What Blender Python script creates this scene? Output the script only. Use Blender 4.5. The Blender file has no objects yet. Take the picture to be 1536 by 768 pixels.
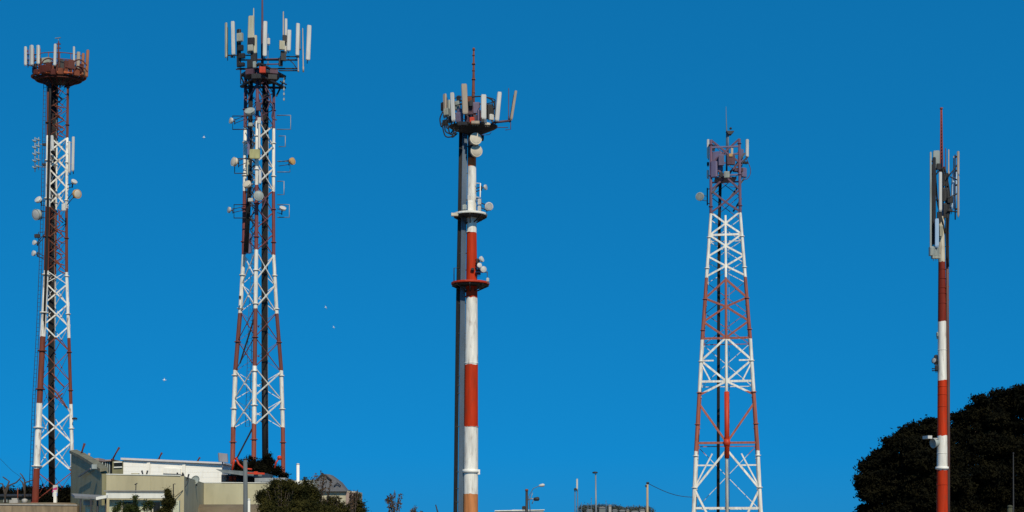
import bpy, math, random
import numpy as np
from mathutils import Vector, Matrix
random.seed(7); RNG = np.random.default_rng(11)
SC = bpy.context.scene; COL = SC.collection
R = math.radians

# ------------------------------------------------------------------ camera, sky, sun, exposure
F = 2110.0; PITCH = R(2.0); HOR = 800.0; CAMZ = 1.7
CY = HOR - F*math.tan(PITCH)
cam = bpy.data.cameras.new('camera'); camo = bpy.data.objects.new('camera', cam); COL.objects.link(camo)
camo.location = (0, 0, CAMZ); camo.rotation_euler = (math.pi/2 + PITCH, 0, 0)
cam.sensor_width = 36; cam.lens = 36*F/1536; cam.shift_y = (CY-384)/1536
cam.clip_start = 0.5; cam.clip_end = 12000
SC.camera = camo

SUN_EL, SUN_AZ = 42.0, 164.0                     # azimuth clockwise from +Y (camera looks along +Y)
w = bpy.data.worlds.new('World'); SC.world = w; w.use_nodes = True
nt = w.node_tree; bg = nt.nodes['Background']
sky = nt.nodes.new('ShaderNodeTexSky'); sky.sky_type = 'NISHITA'; sky.sun_disc = False
sky.sun_elevation = R(SUN_EL); sky.sun_rotation = R(SUN_AZ); sky.ozone_density = 3.0; sky.dust_density = 0.2; sky.air_density = 1.0
tc = nt.nodes.new('ShaderNodeTexCoord'); sx = nt.nodes.new('ShaderNodeSeparateXYZ'); cx = nt.nodes.new('ShaderNodeCombineXYZ')
mz = nt.nodes.new('ShaderNodeMath'); mz.operation = 'MULTIPLY_ADD'; mz.inputs[1].default_value = 0.80; mz.inputs[2].default_value = 0.425
mm = nt.nodes.new('ShaderNodeMath'); mm.operation = 'MAXIMUM'; mm.inputs[1].default_value = 0.05
nm = nt.nodes.new('ShaderNodeVectorMath'); nm.operation = 'NORMALIZE'
tint = nt.nodes.new('ShaderNodeMix'); tint.data_type = 'RGBA'; tint.blend_type = 'MULTIPLY'; tint.inputs[0].default_value = 1
tint.inputs[7].default_value = (0.036, 0.78, 1.06, 1)
L = nt.links.new
L(tc.outputs['Generated'], sx.inputs[0]); L(sx.outputs[2], mz.inputs[0]); L(mz.outputs[0], mm.inputs[0])
L(sx.outputs[0], cx.inputs[0]); L(sx.outputs[1], cx.inputs[1]); L(mm.outputs[0], cx.inputs[2])
L(cx.outputs[0], nm.inputs[0]); L(nm.outputs[0], sky.inputs[0])
hz = nt.nodes.new('ShaderNodeMapRange'); hz.inputs[1].default_value = 0.0; hz.inputs[2].default_value = 0.055; hz.inputs[3].default_value = 0.7; hz.inputs[4].default_value = 0.0
pale = nt.nodes.new('ShaderNodeMix'); pale.data_type = 'RGBA'; pale.inputs[7].default_value = (0.13, 1.55, 3.4, 1)      # paler air low over the horizon
L(sx.outputs[2], hz.inputs[0]); L(hz.outputs[0], pale.inputs[0]); L(tint.outputs[2], pale.inputs[6])
L(sky.outputs[0], tint.inputs[6]); L(pale.outputs[2], bg.inputs[0]); bg.inputs[1].default_value = 0.15
sun = bpy.data.lights.new('sun', 'SUN'); sun.energy = 4.4; sun.angle = R(0.5); sun.color = (1, 0.88, 0.66)
suno = bpy.data.objects.new('sun', sun); COL.objects.link(suno)
SD = Vector((math.sin(R(SUN_AZ))*math.cos(R(SUN_EL)), math.cos(R(SUN_AZ))*math.cos(R(SUN_EL)), math.sin(R(SUN_EL))))
suno.rotation_euler = SD.to_track_quat('Z', 'Y').to_euler(); suno.location = (40, -60, 80)
SC.view_settings.view_transform = 'Standard'; SC.view_settings.look = 'None'
SC.view_settings.exposure = 0.0; SC.view_settings.gamma = 1.0; SC.view_settings.use_curve_mapping = False
SC.render.engine = 'CYCLES'; SC.cycles.max_bounces = 5; SC.cycles.use_denoising = True

# ------------------------------------------------------------------ helpers
def W(px, py, D):
    """the world point at distance D (along Y) seen at a place in the photograph"""
    x = (px-768)/F; y = (CY-py)/F
    yy = math.cos(PITCH) - y*math.sin(PITCH); zz = math.sin(PITCH) + y*math.cos(PITCH)
    t = D/yy
    return Vector((x*t, D, CAMZ + zz*t))
def S(D): return D/F

def new_mat(name):
    m = bpy.data.materials.new(name); m.use_nodes = True
    return m, m.node_tree, m.node_tree.nodes['Principled BSDF']
def mat(name, col, rough=0.6, metal=0.0, var=0.22, scale=2.5, streak=True, grime=(0.12, 0.09, 0.07), gr=0.25, spec=0.35):
    m, t, b = new_mat(name); n = t.nodes
    co = n.new('ShaderNodeTexCoord')
    mp = n.new('ShaderNodeMapping'); mp.inputs['Scale'].default_value = (1, 1, 0.25 if streak else 1)
    n1 = n.new('ShaderNodeTexNoise'); n1.inputs['Scale'].default_value = scale; n1.inputs['Detail'].default_value = 6; n1.inputs['Roughness'].default_value = 0.65
    n2 = n.new('ShaderNodeTexNoise'); n2.inputs['Scale'].default_value = scale*4; n2.inputs['Detail'].default_value = 4
    r1 = n.new('ShaderNodeMapRange'); r1.inputs[1].default_value = .3; r1.inputs[2].default_value = .7; r1.inputs[3].default_value = 1-var; r1.inputs[4].default_value = 1+var*.5
    r2 = n.new('ShaderNodeMapRange'); r2.inputs[1].default_value = .52; r2.inputs[2].default_value = .75; r2.inputs[3].default_value = 0; r2.inputs[4].default_value = gr
    mu = n.new('ShaderNodeMix'); mu.data_type = 'RGBA'; mu.blend_type = 'MULTIPLY'; mu.inputs[0].default_value = 1; mu.inputs[6].default_value = (*col, 1)
    mx = n.new('ShaderNodeMix'); mx.data_type = 'RGBA'; mx.inputs[7].default_value = (*[c*0.5+g*0.5 for c, g in zip(col, grime)], 1)
    k = t.links.new
    k(co.outputs['Object'], mp.inputs[0]); k(mp.outputs[0], n1.inputs[0]); k(mp.outputs[0], n2.inputs[0])
    k(n1.outputs[0], r1.inputs[0]); k(n2.outputs[0], r2.inputs[0]); k(r1.outputs[0], mu.inputs[7])
    k(mu.outputs[2], mx.inputs[6]); k(r2.outputs[0], mx.inputs[0]); k(mx.outputs[2], b.inputs['Base Color'])
    b.inputs['Roughness'].default_value = rough; b.inputs['Metallic'].default_value = metal; b.inputs['Specular IOR Level'].default_value = spec
    return m
def band_mat(name, bands, H, rough=0.55, rust=0.5, rustcol=(0.13, 0.045, 0.02)):
    """painted steel: bands = [(z where the band starts, colour)], weathered with rust streaks and chips"""
    m, t, b = new_mat(name); n = t.nodes; k = t.links.new
    co = n.new('ShaderNodeTexCoord'); se = n.new('ShaderNodeSeparateXYZ'); k(co.outputs['Object'], se.inputs[0])
    wob = n.new('ShaderNodeTexNoise'); wob.inputs['Scale'].default_value = 4; wob.inputs['Detail'].default_value = 5; k(co.outputs['Object'], wob.inputs[0])
    ad = n.new('ShaderNodeMath'); ad.operation = 'MULTIPLY_ADD'; ad.inputs[1].default_value = 0.22; k(wob.outputs[0], ad.inputs[0]); k(se.outputs[2], ad.inputs[2])
    dv = n.new('ShaderNodeMath'); dv.operation = 'DIVIDE'; dv.inputs[1].default_value = H; k(ad.outputs[0], dv.inputs[0])
    cr = n.new('ShaderNodeValToRGB'); cr.color_ramp.interpolation = 'CONSTANT'
    el = cr.color_ramp.elements
    bands = sorted(bands)
    el[0].position = 0; el[0].color = (*bands[0][1], 1)
    el[1].position = max(0.001, bands[1][0]/H); el[1].color = (*bands[1][1], 1)
    for z, c in bands[2:]:
        e = el.new(min(1, z/H)); e.color = (*c, 1)
    k(dv.outputs[0], cr.inputs[0])
    mp = n.new('ShaderNodeMapping'); mp.inputs['Scale'].default_value = (3, 3, .35); k(co.outputs['Object'], mp.inputs[0])
    mp2 = n.new('ShaderNodeMapping'); mp2.inputs['Scale'].default_value = (1, 1, .3); k(co.outputs['Object'], mp2.inputs[0])
    n1 = n.new('ShaderNodeTexNoise'); n1.inputs['Scale'].default_value = 2; n1.inputs['Detail'].default_value = 7; k(mp.outputs[0], n1.inputs[0])
    n2 = n.new('ShaderNodeTexNoise'); n2.inputs['Scale'].default_value = 5; n2.inputs['Detail'].default_value = 6; k(mp2.outputs[0], n2.inputs[0])
    r1 = n.new('ShaderNodeMapRange'); r1.inputs[1].default_value = .3; r1.inputs[2].default_value = .72; r1.inputs[3].default_value = .66; r1.inputs[4].default_value = 1.06; k(n1.outputs[0], r1.inputs[0])
    r2 = n.new('ShaderNodeMapRange'); r2.inputs[1].default_value = .56; r2.inputs[2].default_value = .74; r2.inputs[3].default_value = 0; r2.inputs[4].default_value = rust; k(n2.outputs[0], r2.inputs[0])
    mu = n.new('ShaderNodeMix'); mu.data_type = 'RGBA'; mu.blend_type = 'MULTIPLY'; mu.inputs[0].default_value = 1
    k(cr.outputs[0], mu.inputs[6]); k(r1.outputs[0], mu.inputs[7])
    mx = n.new('ShaderNodeMix'); mx.data_type = 'RGBA'; mx.inputs[7].default_value = (*rustcol, 1)
    k(mu.outputs[2], mx.inputs[6]); k(r2.outputs[0], mx.inputs[0]); k(mx.outputs[2], b.inputs['Base Color'])
    b.inputs['Roughness'].default_value = .65; b.inputs['Specular IOR Level'].default_value = .15
    return m
def siding_mat(name, col, axis=2, period=0.5, depth=0.8, var=.12):
    """sheet cladding: fine grooves at a fixed spacing, plus weather"""
    m = mat(name, col, .6, 0, var, .7, True, (.2, .17, .12), .35); t = m.node_tree; n = t.nodes; b = n['Principled BSDF']; k = t.links.new
    co = n.new('ShaderNodeTexCoord'); se = n.new('ShaderNodeSeparateXYZ'); k(co.outputs['Object'], se.inputs[0])
    d = n.new('ShaderNodeMath'); d.operation = 'DIVIDE'; d.inputs[1].default_value = period; k(se.outputs[axis], d.inputs[0])
    f = n.new('ShaderNodeMath'); f.operation = 'FRACT'; k(d.outputs[0], f.inputs[0])
    g = n.new('ShaderNodeMapRange'); g.inputs[1].default_value = 0; g.inputs[2].default_value = .12; g.inputs[3].default_value = 0; g.inputs[4].default_value = 1; k(f.outputs[0], g.inputs[0])
    bp = n.new('ShaderNodeBump'); bp.inputs['Strength'].default_value = depth; bp.inputs['Distance'].default_value = .03; k(g.outputs[0], bp.inputs['Height']); k(bp.outputs[0], b.inputs['Normal'])
    return m
def leaf_mat(name, c1, c2):
    m, t, b = new_mat(name); n = t.nodes; k = t.links.new
    co = n.new('ShaderNodeTexCoord'); n1 = n.new('ShaderNodeTexNoise'); n1.inputs['Scale'].default_value = 1.1; n1.inputs['Detail'].default_value = 5
    cr = n.new('ShaderNodeValToRGB'); cr.color_ramp.elements[0].position = .35; cr.color_ramp.elements[1].position = .68
    cr.color_ramp.elements[0].color = (*c1, 1); cr.color_ramp.elements[1].color = (*c2, 1)
    k(co.outputs['Object'], n1.inputs[0]); k(n1.outputs[0], cr.inputs[0]); k(cr.outputs[0], b.inputs['Base Color'])
    b.inputs['Roughness'].default_value = .85; b.inputs['Specular IOR Level'].default_value = .05
    return m

WORLD = {}
class MB:
    """collects shapes in world space; build() links them as ONE mesh"""
    def __init__(s): s.v = []; s.f = []; s.sm = []
    def add(s, vs, fs, smooth=False):
        o = len(s.v); s.v += [tuple(v) for v in vs]
        for f in fs: s.f.append(tuple(i+o for i in f)); s.sm.append(smooth)
        return s
    def box(s, c, size, rz=0.0, M=None):
        x, y, z = [a/2 for a in size]
        vs = [Vector(p) for p in ((-x,-y,-z),(x,-y,-z),(x,y,-z),(-x,y,-z),(-x,-y,z),(x,-y,z),(x,y,z),(-x,y,z))]
        if M is None: M = Matrix.Rotation(rz, 3, 'Z')
        c = Vector(c)
        return s.add([c + M @ v for v in vs], [(0,3,2,1),(4,5,6,7),(0,1,5,4),(1,2,6,5),(2,3,7,6),(3,0,4,7)])
    def bar(s, a, b, wd, dp=None, up=None):
        a, b = Vector(a), Vector(b); d = b-a; l = d.length
        if l < 1e-6: return s
        z = d/l; up = Vector(up) if up else (Vector((0, 1, 0)) if abs(z.y) < .9 else Vector((1, 0, 0)))
        x = up.cross(z).normalized(); y = z.cross(x)
        M = Matrix((x, y, z)).transposed()
        return s.box((a+b)/2, (wd, dp or wd, l), M=M)
    def tube(s, pts, r, n=8, caps=True):
        pts = [Vector(p) for p in pts]; m = len(pts)
        rs = list(r) if hasattr(r, '__len__') else [r]*m
        d0 = (pts[1]-pts[0]).normalized()
        x = (Vector((0, 1, 0)) if abs(d0.y) < .9 else Vector((1, 0, 0))).cross(d0).normalized()
        vs = []
        for i, p in enumerate(pts):
            d = (pts[min(i+1, m-1)]-pts[max(i-1, 0)]).normalized()
            x = (x - d*x.dot(d)).normalized(); y = d.cross(x)
            for k in range(n):
                a = 2*math.pi*k/n; vs.append(p + (x*math.cos(a)+y*math.sin(a))*rs[i])
        fs = [(i*n+k, i*n+(k+1) % n, (i+1)*n+(k+1) % n, (i+1)*n+k) for i in range(m-1) for k in range(n)]
        s.add(vs, fs, True)
        if caps:
            o = len(s.v)-len(vs)
            s.f.append(tuple(o+k for k in reversed(range(n)))); s.sm.append(False)
            s.f.append(tuple(o+(m-1)*n+k for k in range(n))); s.sm.append(False)
        return s
    def lathe(s, c, axis, prof, n=20, smooth=True):
        """profile = [(distance along axis, radius)]"""
        c = Vector(c); z = Vector(axis).normalized()
        x = (Vector((0, 0, 1)) if abs(z.z) < .9 else Vector((1, 0, 0))).cross(z).normalized(); y = z.cross(x)
        vs = []
        for h, r in prof:
            for k in range(n):
                a = 2*math.pi*k/n; vs.append(c + z*h + (x*math.cos(a)+y*math.sin(a))*max(r, 1e-4))
        m = len(prof)
        fs = [(i*n+k, i*n+(k+1) % n, (i+1)*n+(k+1) % n, (i+1)*n+k) for i in range(m-1) for k in range(n)]
        s.add(vs, fs, smooth)
        o = len(s.v)-len(vs)
        s.f.append(tuple(o+k for k in reversed(range(n)))); s.sm.append(False)
        s.f.append(tuple(o+(m-1)*n+k for k in range(n))); s.sm.append(False)
        return s
    def prism(s, prof, a, b, x, y):
        """closed 2D profile swept from a to b with axes x, y"""
        a, b = Vector(a), Vector(b); n = len(prof)
        vs = [a + x*p + y*q for p, q in prof] + [b + x*p + y*q for p, q in prof]
        fs = [(k, (k+1) % n, n+(k+1) % n, n+k) for k in range(n)] + [tuple(reversed(range(n))), tuple(range(n, 2*n))]
        return s.add(vs, fs)
    def slab(s, poly, d):
        """polygon (world points) given thickness along vector d"""
        n = len(poly); d = Vector(d); p = [Vector(q) for q in poly]
        return s.add(p + [q+d for q in p], [tuple(range(n)), tuple(reversed(range(n, 2*n)))] + [(k, n+k, n+(k+1) % n, (k+1) % n) for k in range(n)])
    def ring(s, c, r, t, n=28, a0=0, a1=360):
        full = a1-a0 >= 359.9
        pts = [Vector(c)+Vector((math.cos(R(a0+(a1-a0)*k/n)), math.sin(R(a0+(a1-a0)*k/n)), 0))*r for k in range(n+1)]
        return s.tube(pts, t, 6)
    def squash(s, y0, k=.6):
        s.v = [(x, y0+(y-y0)*k, z) for x, y, z in s.v]
    def build(s, name, m, parent=None, label=None):
        me = bpy.data.meshes.new(name); o = bpy.data.objects.new(name, me); COL.objects.link(o)
        org = Vector((0, 0, 0))
        if parent is not None:
            o.parent = parent; org = WORLD[parent.name]
        else:
            org = Vector(s.v[0]) if s.v else org
            xs = np.array(s.v); org = Vector(((xs[:, 0].min()+xs[:, 0].max())/2, (xs[:, 1].min()+xs[:, 1].max())/2, xs[:, 2].min()))
            o.location = org
        WORLD[o.name] = org.copy()
        me.from_pydata([(v[0]-org.x, v[1]-org.y, v[2]-org.z) for v in s.v], [], s.f)
        me.polygons.foreach_set('use_smooth', s.sm)
        import bmesh
        b = bmesh.new(); b.from_mesh(me); bmesh.ops.recalc_face_normals(b, faces=b.faces); b.to_mesh(me); b.free()
        me.update(); me.materials.append(m)
        if label: o['label'] = label
        return o
def tag(o, label, cat, group=None, kind=None):
    o['label'] = label; o['category'] = cat
    if group: o['group'] = group
    if kind: o['kind'] = kind
    return o
def thing(name, label, cat, loc, group=None):
    o = bpy.data.objects.new(name, None); COL.objects.link(o); o.location = loc
    o.empty_display_size = .3
    WORLD[o.name] = Vector(loc)
    return tag(o, label, cat, group)

# ------------------------------------------------------------------ materials
WHITE = (.74, .71, .64); RED = (.47, .032, .004); BROWN = (.16, .05, .03); FADED = (.17, .06, .05); PLUM = (.12, .06, .085); ORANGE = (.55, .12, .03)
M = dict(
    panel=mat('antenna_white', (.50, .49, .46), .5, var=.3, scale=1.2, gr=.45),
    panel_tan=mat('antenna_tan', (.36, .29, .22), .5, var=.3, gr=.5),
    panel_beige=mat('antenna_beige', (.40, .38, .28), .5, var=.3, gr=.5),
    panel_rust=mat('antenna_rusty', (.34, .13, .06), .7, var=.4),
    panel_plum=mat('antenna_slate', (.13, .11, .19), .6, var=.25),
    panel_blue=mat('antenna_pale_blue', (.35, .48, .62), .35, var=.15),
    dish=mat('dish_white', (.50, .485, .45), .5, var=.35, gr=.5),
    dish_cream=mat('dish_cream', (.52, .46, .36), .55, var=.3, gr=.5),
    dish_grey=mat('dish_grey', (.28, .31, .29), .55, var=.35, gr=.5),
    dish_orange=mat('dish_amber', (.48, .28, .10), .55, var=.25),
    steel=mat('galvanised_steel', (.22, .23, .24), .5, .4, var=.3),
    dark=mat('dark_steel', (.025, .025, .028), .6, .1, var=.3),
    black=mat('black_cable', (.008, .008, .009), .7, var=.2),
    slate=mat('slate_tray', (.09, .13, .18), .6, .1, var=.2),
    rust=mat('rusty_steel', (.17, .045, .02), .8, var=.45),
    darkred=mat('dark_red_paint', (.09, .018, .012), .7, var=.4),
    red=mat('red_paint', RED, .55, var=.25),
    plum=mat('plum_paint', (.085, .042, .065), .65, var=.3),
    rru=mat('radio_box_grey', (.34, .35, .30), .55, var=.25),
    white=mat('white_paint', WHITE, .5, var=.15),
    plate=mat('yellowish_plate', (.36, .34, .15), .6, var=.3),
    bird=mat('white_feathers', (.85, .84, .82), .8, var=.05, gr=0),
    conc=mat('concrete', (.33, .31, .28), .85, var=.3),
)

# ------------------------------------------------------------------ ground
def smooth(a, b, x):
    t = np.clip((x-a)/(b-a), 0, 1); return t*t*(3-2*t)
def ground_h(x, y):
    left = 1-smooth(-17, -12, x)                                  # terrace on the left, falling away to the right
    rise = smooth(103.5, 106.5, y) * (1-smooth(240, 420, y))
    far_left = (1-smooth(-31.8, -30.2, x))*smooth(100.5, 101.2, y)*(1-smooth(240, 420, y))
    return 3.9*np.maximum(left*rise, far_left) + .05*np.sin(x*.7)*np.sin(y*.5)
def axis_vals():
    xs = np.concatenate([-np.geomspace(70, 6000, 16)[::-1], np.arange(-69, 70, 1.0), np.geomspace(70, 6000, 16)])
    ys = np.concatenate([np.array([-200, -60, -20, 0, 20, 40, 60]), np.arange(70, 150, 1.0), np.geomspace(150, 9000, 30)])
    return xs, ys
xs, ys = axis_vals()
mb = MB()
X, Y = np.meshgrid(xs, ys); Z = ground_h(X, Y)
nx = len(xs)
mb.v = [tuple(p) for p in np.stack([X.ravel(), Y.ravel(), Z.ravel()], 1)]
mb.f = [(j*nx+i, j*nx+i+1, (j+1)*nx+i+1, (j+1)*nx+i) for j in range(len(ys)-1) for i in range(nx-1)]; mb.sm = [True]*len(mb.f)
gm = mat('dry_ground', (.17, .13, .085), .95, var=.4, scale=.4, streak=False, grime=(.06, .08, .03), gr=.8)
g = mb.build('ground', gm); g['kind'] = 'structure'

# ------------------------------------------------------------------ antenna builders (parts of a tower)
def rprof(wd, dp):
    c = min(wd, dp)*.3
    return [(-wd/2, dp/2), (wd/2, dp/2), (wd/2, -dp/2+c), (wd/2-c, -dp/2), (-wd/2+c, -dp/2), (-wd/2, -dp/2+c)]
def panel(root, D, px, y0, y1, wpx, m='panel', yaw=0, lean=0, dy=0, name='panel_antenna', tilt=0, mount=True, label=None, dpx=None, rod=None):
    """y0 top, y1 bottom in the photograph; lean shifts the top sideways, tilt brings it forward (m)"""
    a = W(px, y1, D+dy); b = W(px+lean, y0, D+dy); b.y -= tilt
    wd = wpx*S(D); dp = (dpx*S(D)) if dpx else max(.09, wd*.45)
    rz = Matrix.Rotation(R(yaw), 3, 'Z'); x = rz @ Vector((1, 0, 0)); y = rz @ Vector((0, 1, 0))
    mb = MB(); d = (b-a)
    e = d.normalized()*min(.05, d.length*.08)
    prof = rprof(wd, dp); sm = [(p*.86, q*.86) for p, q in prof]
    mb.prism(prof, a+e, b-e, x, y); mb.prism(sm, a, a+e, x, y); mb.prism(sm, b-e, b, x, y)
    for k in (-.25, 0, .25): mb.tube([a+x*wd*k-d.normalized()*.07, a+x*wd*k], .018, 5)     # cable sockets underneath
    o = mb.build(name, M[m], root, label)
    if mount:
        q = MB(); back = y*(dp/2+.13)
        q.tube([a+back-d*.08, b+back-d*.12], .035, 6)
        for k in (.18, .78):
            p = a+d*k; q.bar(p+y*dp*.5, p+back*1.1, .09, .06)
        q.build('mount', M[rod or 'dark'], o)
    return o
def rod(root, D, px, y0, y1, r, m='panel_tan', dy=0, lean=0, name='rod_antenna', n=7):
    a = W(px, y1, D+dy); b = W(px+lean, y0, D+dy)
    mb = MB(); d = b-a
    mb.tube([a, a+d*.12, a+d*.121, b-d*.02, b], [r*1.5, r*1.5, r, r*.85, r*.3], n)
    return mb.build(name, M[m], root)
def radio(root, D, px, py, wpx, hpx, m='rru', dy=0, yaw=0, name='radio_unit', zc=None):
    c = W(px, py, D+dy)
    if zc is not None: c = Vector(((px-768)/F*D, D, zc))
    wd, h = wpx*S(D), hpx*S(D); dp = max(.12, wd*.5)
    mb = MB(); rz = R(yaw); Mx = Matrix.Rotation(rz, 3, 'Z')
    mb.box(c, (wd, dp, h), rz)
    nf = max(3, int(wd/.07))
    for k in range(nf):                                         # cooling fins
        mb.box(c+Mx @ Vector((-wd/2+wd*(k+.5)/nf, -dp/2-.018, 0)), (.016, .036, h*.82), rz)
    mb.box(c+Vector((0, 0, h/2+.02)), (wd*.5, .03, .035), rz)
    for k in (-.3, 0, .3): mb.tube([c+Mx @ Vector((wd*k, 0, -h/2)), c+Mx @ Vector((wd*k, .02, -h/2-.12))], .014, 5)
    return mb.build(name, M[m], root)
def dish(root, D, px, py, rpx, face, m='dish', at=None, dy=0, depth=.75, rm=None, name='microwave_dish', flat=True, grid=False, label=None):
    """drum antenna looking along 'face'; 'at' = point in the picture (px, py, dy) where its arm is fixed"""
    c = W(px, py, D+dy); r = rpx*.88*S(D); ax = Vector(face).normalized(); h = r*depth
    mb = MB()
    mb.lathe(c, ax, [(-h*.95, r*.16), (-h*.85, r*.22), (-h*.6, r*.62), (-h*.35, r*.97), (-h*.3, r*1.0), (h*.5, r*1.0), (h*.5, r*.93), (h*.3, r*.93)], 22)
    mb.lathe(c, ax, [(h*.44, r*1.02), (h*.44, r*1.045), (h*.53, r*1.045), (h*.53, r*1.02)], 22)
    o = mb.build(name, M[m], root, label)
    q = MB(); q.lathe(c, ax, [(h*.31, r*.92), (h*.5, r*.92), (h*.58, r*.75), (h*.63, r*.4), (h*.65, .01)], 22)
    if grid:
        side = Vector((0, 0, 1)).cross(ax).normalized()
        for k in range(-3, 4):
            z = r*.26*k; l = math.sqrt(max(0, (.9*r)**2-z*z))
            q.bar(c+ax*h*.66+Vector((0, 0, z))-side*l, c+ax*h*.66+Vector((0, 0, z))+side*l, .035)
    q.build('radome', M[rm or m], o)
    q = MB(); bk = c-ax*h*.9
    q.lathe(bk, -ax, [(0, r*.2), (.12, r*.2), (.13, r*.12), (.2, r*.12)], 10)
    q.tube([bk-ax*.16+Vector((0, 0, -r*.9)), bk-ax*.16+Vector((0, 0, r*.9))], .045, 7)
    if at:
        e = W(at[0], at[1], D+(at[2] if len(at) > 2 else 0))
        for s in (-.6, .6): q.tube([bk-ax*.16+Vector((0, 0, r*s)), e+Vector((0, 0, r*s))], .03, 6)
    q.build('mount', M['dark'], o)
    return o

def lattice(root, D, cx, base_py, prof, angs, legr, mtl, zig=None, bays=None, br=.05, front=(0,), legs_m=None, back=True):
    """three legged lattice: prof = [(py, R in px)], angs = leg angles. Legs, cross braces and struts become parts."""
    c0 = WORLD[root.name]
    zs = [W(cx, p, D).z for p, _ in prof]; rs = [r*S(D) for _, r in prof]
    o = np.argsort(zs); zs = np.array(zs)[o]; rs = np.array(rs)[o]
    def P(a, z, sc=1.0):
        r = float(np.interp(z, zs, rs))*sc
        return Vector((c0.x + r*math.cos(R(a)), c0.y + r*math.sin(R(a)), z))
    def Zp(py): return W(cx, py, D).z
    for i, a in enumerate(angs):
        mb = MB(); zz = [c0.z] + [z for z in zs if z > c0.z+.3]
        lr = legr[i] if hasattr(legr, '__len__') else legr
        rr = [lr*(1-.35*(z-c0.z)/(zs[-1]-c0.z)) for z in zz]
        mb.tube([P(a, z) for z in zz], rr, 10)
        for z in np.arange(c0.z+3, zs[-1], 3.0):               # bolted flanges between leg sections
            p = P(a, z); k = lr*(1-.35*(z-c0.z)/(zs[-1]-c0.z))
            mb.lathe(p-Vector((0, 0, .04)), (0, 0, 1), [(0, k*1.55), (.08, k*1.55)], 10)
        mb.lathe(P(a, c0.z)-Vector((0, 0, .02)), (0, 0, 1), [(0, lr*2.4), (.08, lr*2.4), (.081, lr*1.6), (.25, lr*1.1)], 10)
        mb.build('leg', mtl, root)
    faces = [(0, 1), (1, 2), (2, 0)]
    if bays:
        for fi, (i, j) in enumerate(faces):
            for bi in range(len(bays)-1):
                b0, b1, thin = bays[bi][0], bays[bi+1][0], bays[bi][1]
                z0, z1 = Zp(b0), Zp(b1)
                if thin == 0: continue
                t = br*thin*(1 if fi in front else .5); mb = MB()
                n = (P(angs[i], z0)+P(angs[j], z0))/2-Vector((c0.x, c0.y, z0)); n = n.normalized()
                mb.bar(P(angs[i], z0)+n*.03, P(angs[j], z1)+n*.03, t, t*.6, up=n); mb.bar(P(angs[j], z0)-n*.03, P(angs[i], z1)-n*.03, t, t*.6, up=n)
                if len(bays[bi]) > 2 and bays[bi][2]:
                    mb.bar(P(angs[i], z0), P(angs[j], z0), t, t*.6)
                for q_ in (P(angs[i], z0), P(angs[j], z0)): mb.bar(q_-Vector((0, 0, t*1.6)), q_+Vector((0, 0, t*1.6)), t*2.6, .03, up=n)
                m_ = (P(angs[i], z0)+P(angs[j], z1)+P(angs[j], z0)+P(angs[i], z1))/4
                mb.box(m_, (t*2, .12, t*2), R(angs[i]+60+90))
                mb.build('cross_brace', mtl, root)
    return P, Zp
def bands_of(D, cx, base, lst):
    return [(0 if i == 0 else W(cx, p, D).z-base.z, c) for i, (p, c) in enumerate(lst)]
def cable_run(root, D, pts, wpx, dy, m='black', n=5, name='cable_ladder', rung=True, side='steel'):
    """a cable ladder: two rails, rungs, and a row of black feeder cables"""
    mb = MB(); q = MB(); ps = [W(x, y, D)+Vector((0, dy, 0)) for x, y in pts]; wd = wpx*S(D)
    for s in (-1, 1): mb.tube([p+Vector((s*wd/2, .05, 0)) for p in ps], .025, 5)
    for a, b in zip(ps[:-1], ps[1:]):
        k = max(1, int((b-a).length/.6))
        for i in range(k):
            p = a.lerp(b, i/k); mb.bar(p+Vector((-wd/2, .05, 0)), p+Vector((wd/2, .05, 0)), .03)
    o = mb.build(name, M[side], root)
    for i in range(n):
        t = -wd/2+wd*(i+.5)/n
        q.tube([p+Vector((t, -.02-.02*(i % 2), 0)) for p in ps], wd/n*.56, 6)
    q.build('feeder_cables', M[m], o)
    return o
def climb_ladder(root, D, pts, wpx, dy, m='steel'):
    mb = MB(); ps = [W(x, y, D)+Vector((0, dy, 0)) for x, y in pts]; wd = wpx*S(D)
    for s in (-1, 1): mb.tube([p+Vector((s*wd/2, 0, 0)) for p in ps], .022, 5)
    for a, b in zip(ps[:-1], ps[1:]):
        k = max(1, int((b-a).length/.32))
        for i in range(k):
            p = a.lerp(b, i/k); mb.tube([p+Vector((-wd/2, 0, 0)), p+Vector((wd/2, 0, 0))], .014, 5)
    return mb.build('climbing_ladder', M[m], root)
def bracket(root, D, x0, x1, y0, y1, dy=0, m='steel', t=.032, name='bracket'):
    """square pipe bracket standing off the tower from x0 (tower) to x1"""
    mb = MB(); p = lambda x, y: W(x, y, D+dy)
    mb.tube([p(x0, y0), p(x1, y0), p(x1, y1), p(x0, y1)], t, 6)
    return mb.build(name, M[m], root)
def cables(root, D, lines, r=.03, dy=0, m='black', name='loose_cable'):
    for ln in lines:
        mb = MB(); pts = [W(x, y, D+dy) for x, y in ln]
        out = []
        for i in range(len(pts)-1):                             # Catmull-Rom
            p0, p1, p2, p3 = pts[max(i-1, 0)], pts[i], pts[i+1], pts[min(i+2, len(pts)-1)]
            for k in range(5):
                t = k/5; out.append(.5*((2*p1)+(p2-p0)*t+(2*p0-5*p1+4*p2-p3)*t*t+(3*p1-p0-3*p2+p3)*t**3))
        out.append(pts[-1]); mb.tube(out, r, 6); mb.build(name, M[m], root)
TG = 'red and white telecom masts'

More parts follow.
